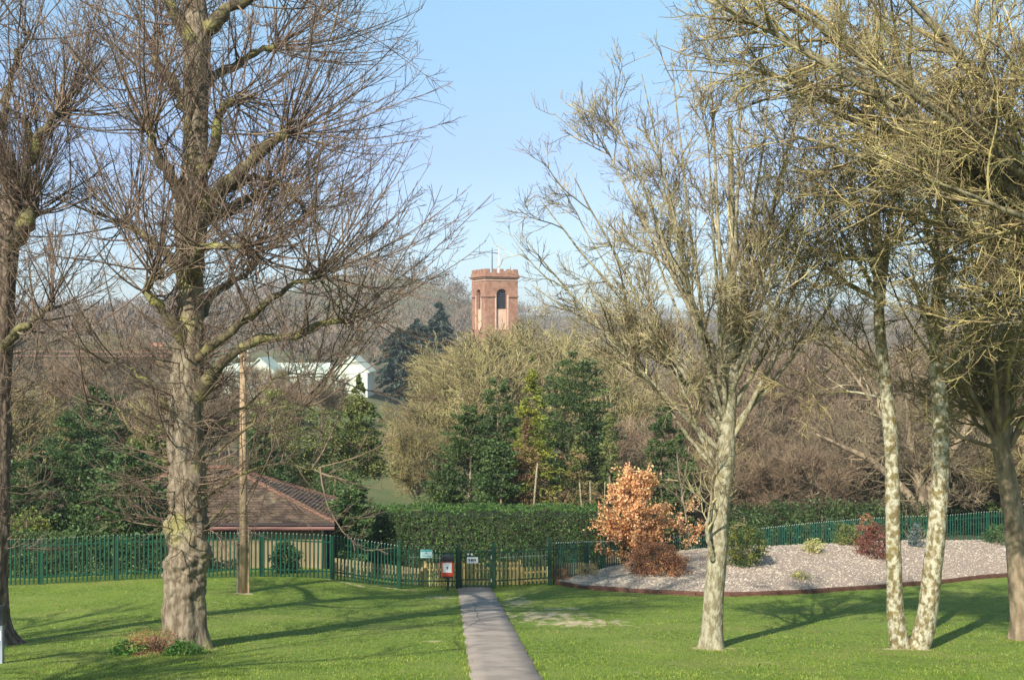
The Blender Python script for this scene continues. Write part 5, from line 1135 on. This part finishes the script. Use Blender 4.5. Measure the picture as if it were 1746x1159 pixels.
shrub('straw_grass', 'straw coloured ornamental grass at the left tip of the gravel bed', bed_at(1000, 0.70), 34 * k52, 0.5, 'dome', 'leaf_straw', 50, 22, 0.05, aspect=0.15)
shrub('low_shrub', 'small reddish brown plant at the left tip of the gravel bed by the thick post', bed_at(958, 0.45), 26 * k52, 0.5, 'dome', 'leaf_rust', 36, 20, 0.035)
M['rock'] = mat('rock', (0.32, 0.30, 0.27), (0.45, 0.42, 0.38), 5, 0.9, bump=0.5)
def rock(label, base, s, seed):
    import bmesh
    bm = bmesh.new(); bmesh.ops.create_icosphere(bm, subdivisions=3, radius=1)
    for v in bm.verts:
        k = 1 + 0.35 * noise.noise(v.co * 1.4 + Vector((seed, 0, 0))) + 0.12 * noise.noise(v.co * 4 + Vector((seed, 0, 0))); v.co = Vector((v.co.x * s[0] * k, v.co.y * s[1] * k, v.co.z * s[2] * k))
    me = bpy.data.meshes.new('rock'); bm.to_mesh(me); bm.free(); me.materials.append(M['rock']); o = link('rock', me, None, tuple(base)); tag(o, label, 'rock')
rock('grey rock lying among the low green shrubs at the right end of the gravel bed', bed_at(1716, 0.45), (0.3, 0.22, 0.16), 3)
rock('small grey stone lying in the shaded part of the gravel bed', bed_at(1160, 0.4), (0.16, 0.12, 0.10), 9)

# copper beech
def copper():
    rng = np.random.default_rng(88); o = G(1082, 55.6); o[2] += 0.3; root = empty('copper_beech', o); tag(root, 'young copper beech holding its dry orange leaves above the palisade end', 'tree')
    h = -(787 - CY) / F * 55.6 - o[2]; s = 55.6 / F
    T = branch(rng, np.array([[0, 0, -0.3]]), np.array([[0, 0, 1.0]]), np.array([h]), np.array([0.075]), np.array([0.015]), 12, 0.1, 0.03)
    n = 74; i = rng.integers(2, 11, n); f = i / 11; base = T[0][0][i]; a = rng.uniform(0, 6.28, n); d = np.stack([np.cos(a), np.sin(a), 0.35 + 0 * a], -1)
    Ls = (1 - f) ** 0.75 * 2.35 * rng.uniform(0.75, 1.08, n) + 0.35
    B = branch(rng, base, d, Ls, np.full(n, 0.025), np.full(n, 0.008), 7, 0.25, 0.1)
    B2 = spawn(rng, B[0], B[1], 520, 0.15, 1, 0.62, 45, N=4, up=0.05, wob=0.15, rk=0.6, rmin=0.007)
    link('trunk', tube_mesh('trunk', [(T[0], T[1], 8)], M['grey_limb']), root); link('branches', tube_mesh('branches', [(B[0], B[1], 4), (B2[0], B2[1], 3)], M['brown_bark']), root)
    k = rng.integers(0, len(B2[0]), 12000); j = rng.integers(0, 4, 12000); P = B2[0][k, j] + rng.normal(size=(12000, 3)) * 0.095
    k = rng.integers(0, len(B[0]), 1700); j = rng.integers(1, 7, 1700); P = np.concatenate([P, B[0][k, j] + rng.normal(size=(1700, 3)) * 0.09])
    V, Q = leaves(P, 0.062, rng, 0.6); link('leaves', mesh_np('leaves', V, [Q], M['leaf_copper']), root)
    # a thin neighbour with a few leaves
    o = G(1183, 57.0); o[2] += 0.9; root = empty('sapling', o); tag(root, 'slender sapling with a pale stem and a few orange leaves right of the copper beech', 'tree')
    T = branch(rng, np.array([[0.2, 0, -0.8]]), np.array([[-0.12, 0, 1.0]]), np.array([6.0]), np.array([0.055]), np.array([0.01]), 12, 0.1, 0.03)
    B = spawn(rng, T[0], T[1], 46, 0.25, 1, 1.4, 55, N=6, up=0.3, wob=0.1, rk=0.5, rmin=0.008, rcap=0.02)
    B2 = spawn(rng, B[0], B[1], 150, 0.2, 1, 0.45, 45, N=4, up=0.1, wob=0.15, rk=0.7, rmin=0.006)
    link('trunk', tube_mesh('trunk', [(T[0], T[1], 7)], M['maple_bark']), root); link('branches', tube_mesh('branches', [(B[0], B[1], 4), (B2[0], B2[1], 3)], M['brown_bark']), root)
    low = [q for q in range(len(B2[0])) if B2[0][q, 0, 2] < 2.7]; k = rng.choice(low, 900); j = rng.integers(0, 4, 900); P = B2[0][k, j] + rng.normal(size=(900, 3)) * 0.08
    V, Q = leaves(P, 0.055, rng, 0.6); link('leaves', mesh_np('leaves', V, [Q], M['leaf_copper']), root)
copper()

# planting round the foot of the big lime
fb = G(262, 29.2)
shrub('brown_heather', 'low tangled red brown heather at the foot of the big lime', fb, 1.35, 0.50, 'dome', 'leaf_rust', 130, 26, 0.018, 0.09, twigs=70, twig='red_twig')
shrub('leafy_plant', 'fresh green leafy plants on the grass left of the red brown heather', G(222, 28.9), 0.75, 0.26, 'dome', 'leaf_fresh', 60, 22, 0.035, 0.07, cat='plant')
shrub('leafy_plant', 'fresh green leafy plants on the grass between the heather and the lime roots', G(312, 28.7), 0.75, 0.24, 'dome', 'leaf_fresh', 60, 22, 0.035, 0.07, cat='plant')

def litter():
    rng = np.random.default_rng(123); n = 2600; c = rng.integers(0, 5, n)
    cx_ = np.array([318, 1213, 1553, 1740, 40])[c]; d = 30 + rng.normal(size=n) * 2.8 + rng.random(n) * 3; x = (cx_ - CX) / F * 30 + rng.normal(size=n) * 2.6
    m = rng.random(n) < 0.45; d[m] = rng.uniform(25, 45, m.sum()); x[m] = rng.uniform(-17, 17, m.sum())
    P = np.stack([x, d, GZ(x, d) + 0.03], -1); a = rng.normal(size=(n, 3)) * np.array([1, 1, 0.25]); a = nrm(a); b = nrm(np.cross(a, np.array([0, 0, 1.0]) + rng.normal(size=(n, 3)) * 0.3)); sz = rng.uniform(0.015, 0.045, (n, 1)); asp = rng.choice([0.12, 0.6], (n, 1))
    V = np.stack([P - a * sz, P + b * sz * asp, P + a * sz, P - b * sz * asp], 1)
    tag(link('leaf_litter', mesh_np('leaf_litter', V.reshape(-1, 3), [np.arange(n * 4).reshape(n, 4)], M['leaf_brown'])), 'scattered brown fallen leaves and twigs lying on the lawn', 'leaf litter', kind='stuff')
litter()
# pale post at the left edge
def edge_post():
    d = 27.0; p = G(-2, d); root = empty('marker_post', p); tag(root, 'pale grey post with dark cap at the very left edge of the lawn', 'post')
    zt_ = -(1064 - CY) / F * d - p[2]; MB().box(-0.10, 0.10, -0.06, 0.06, -0.3, zt_).build('shaft', M['post_grey'], root); MB().box(-0.12, 0.12, -0.08, 0.08, zt_ + .002, zt_ + 0.42).build('cap', M['black_plastic'], root)
    MB().box(-0.07, 0.07, -0.064, -0.062, zt_ - 0.35, zt_ - 0.12).build('plate', M['sign_white'], root)
M['post_grey'] = mat('post_grey', (0.22, 0.25, 0.29), (0.30, 0.32, 0.35), 3, 0.6)
edge_post()

THIN = [bare_meshes(171 + i, 10, 3.2, M['bare_twig'], 0.3, tr=0.022) for i in range(2)]
# trees outside the frame, behind the camera's left shoulder, that throw the branch shadows over the lawn
for i, (x, y, h, v) in enumerate([(-15.5, 11.5, 14.5, 0), (-20.0, 20.0, 13.0, 1)]):
    z = gz(x, y); root = empty('bare_tree', (x, y, z), i * 1.3); root.scale = (h / 10.6,) * 3
    tag(root, ['nearest bare tree outside the left edge whose shadow crosses the lawn left of the path', 'middle bare tree outside the left edge whose shadow falls left of the big lime', 'farthest bare tree outside the left edge whose shadow falls by the palisade'][i], 'tree', 'bare trees outside the picture'); tm, cm = THIN[i % 2]; link('trunk', tm, root); link('crown', cm, root)
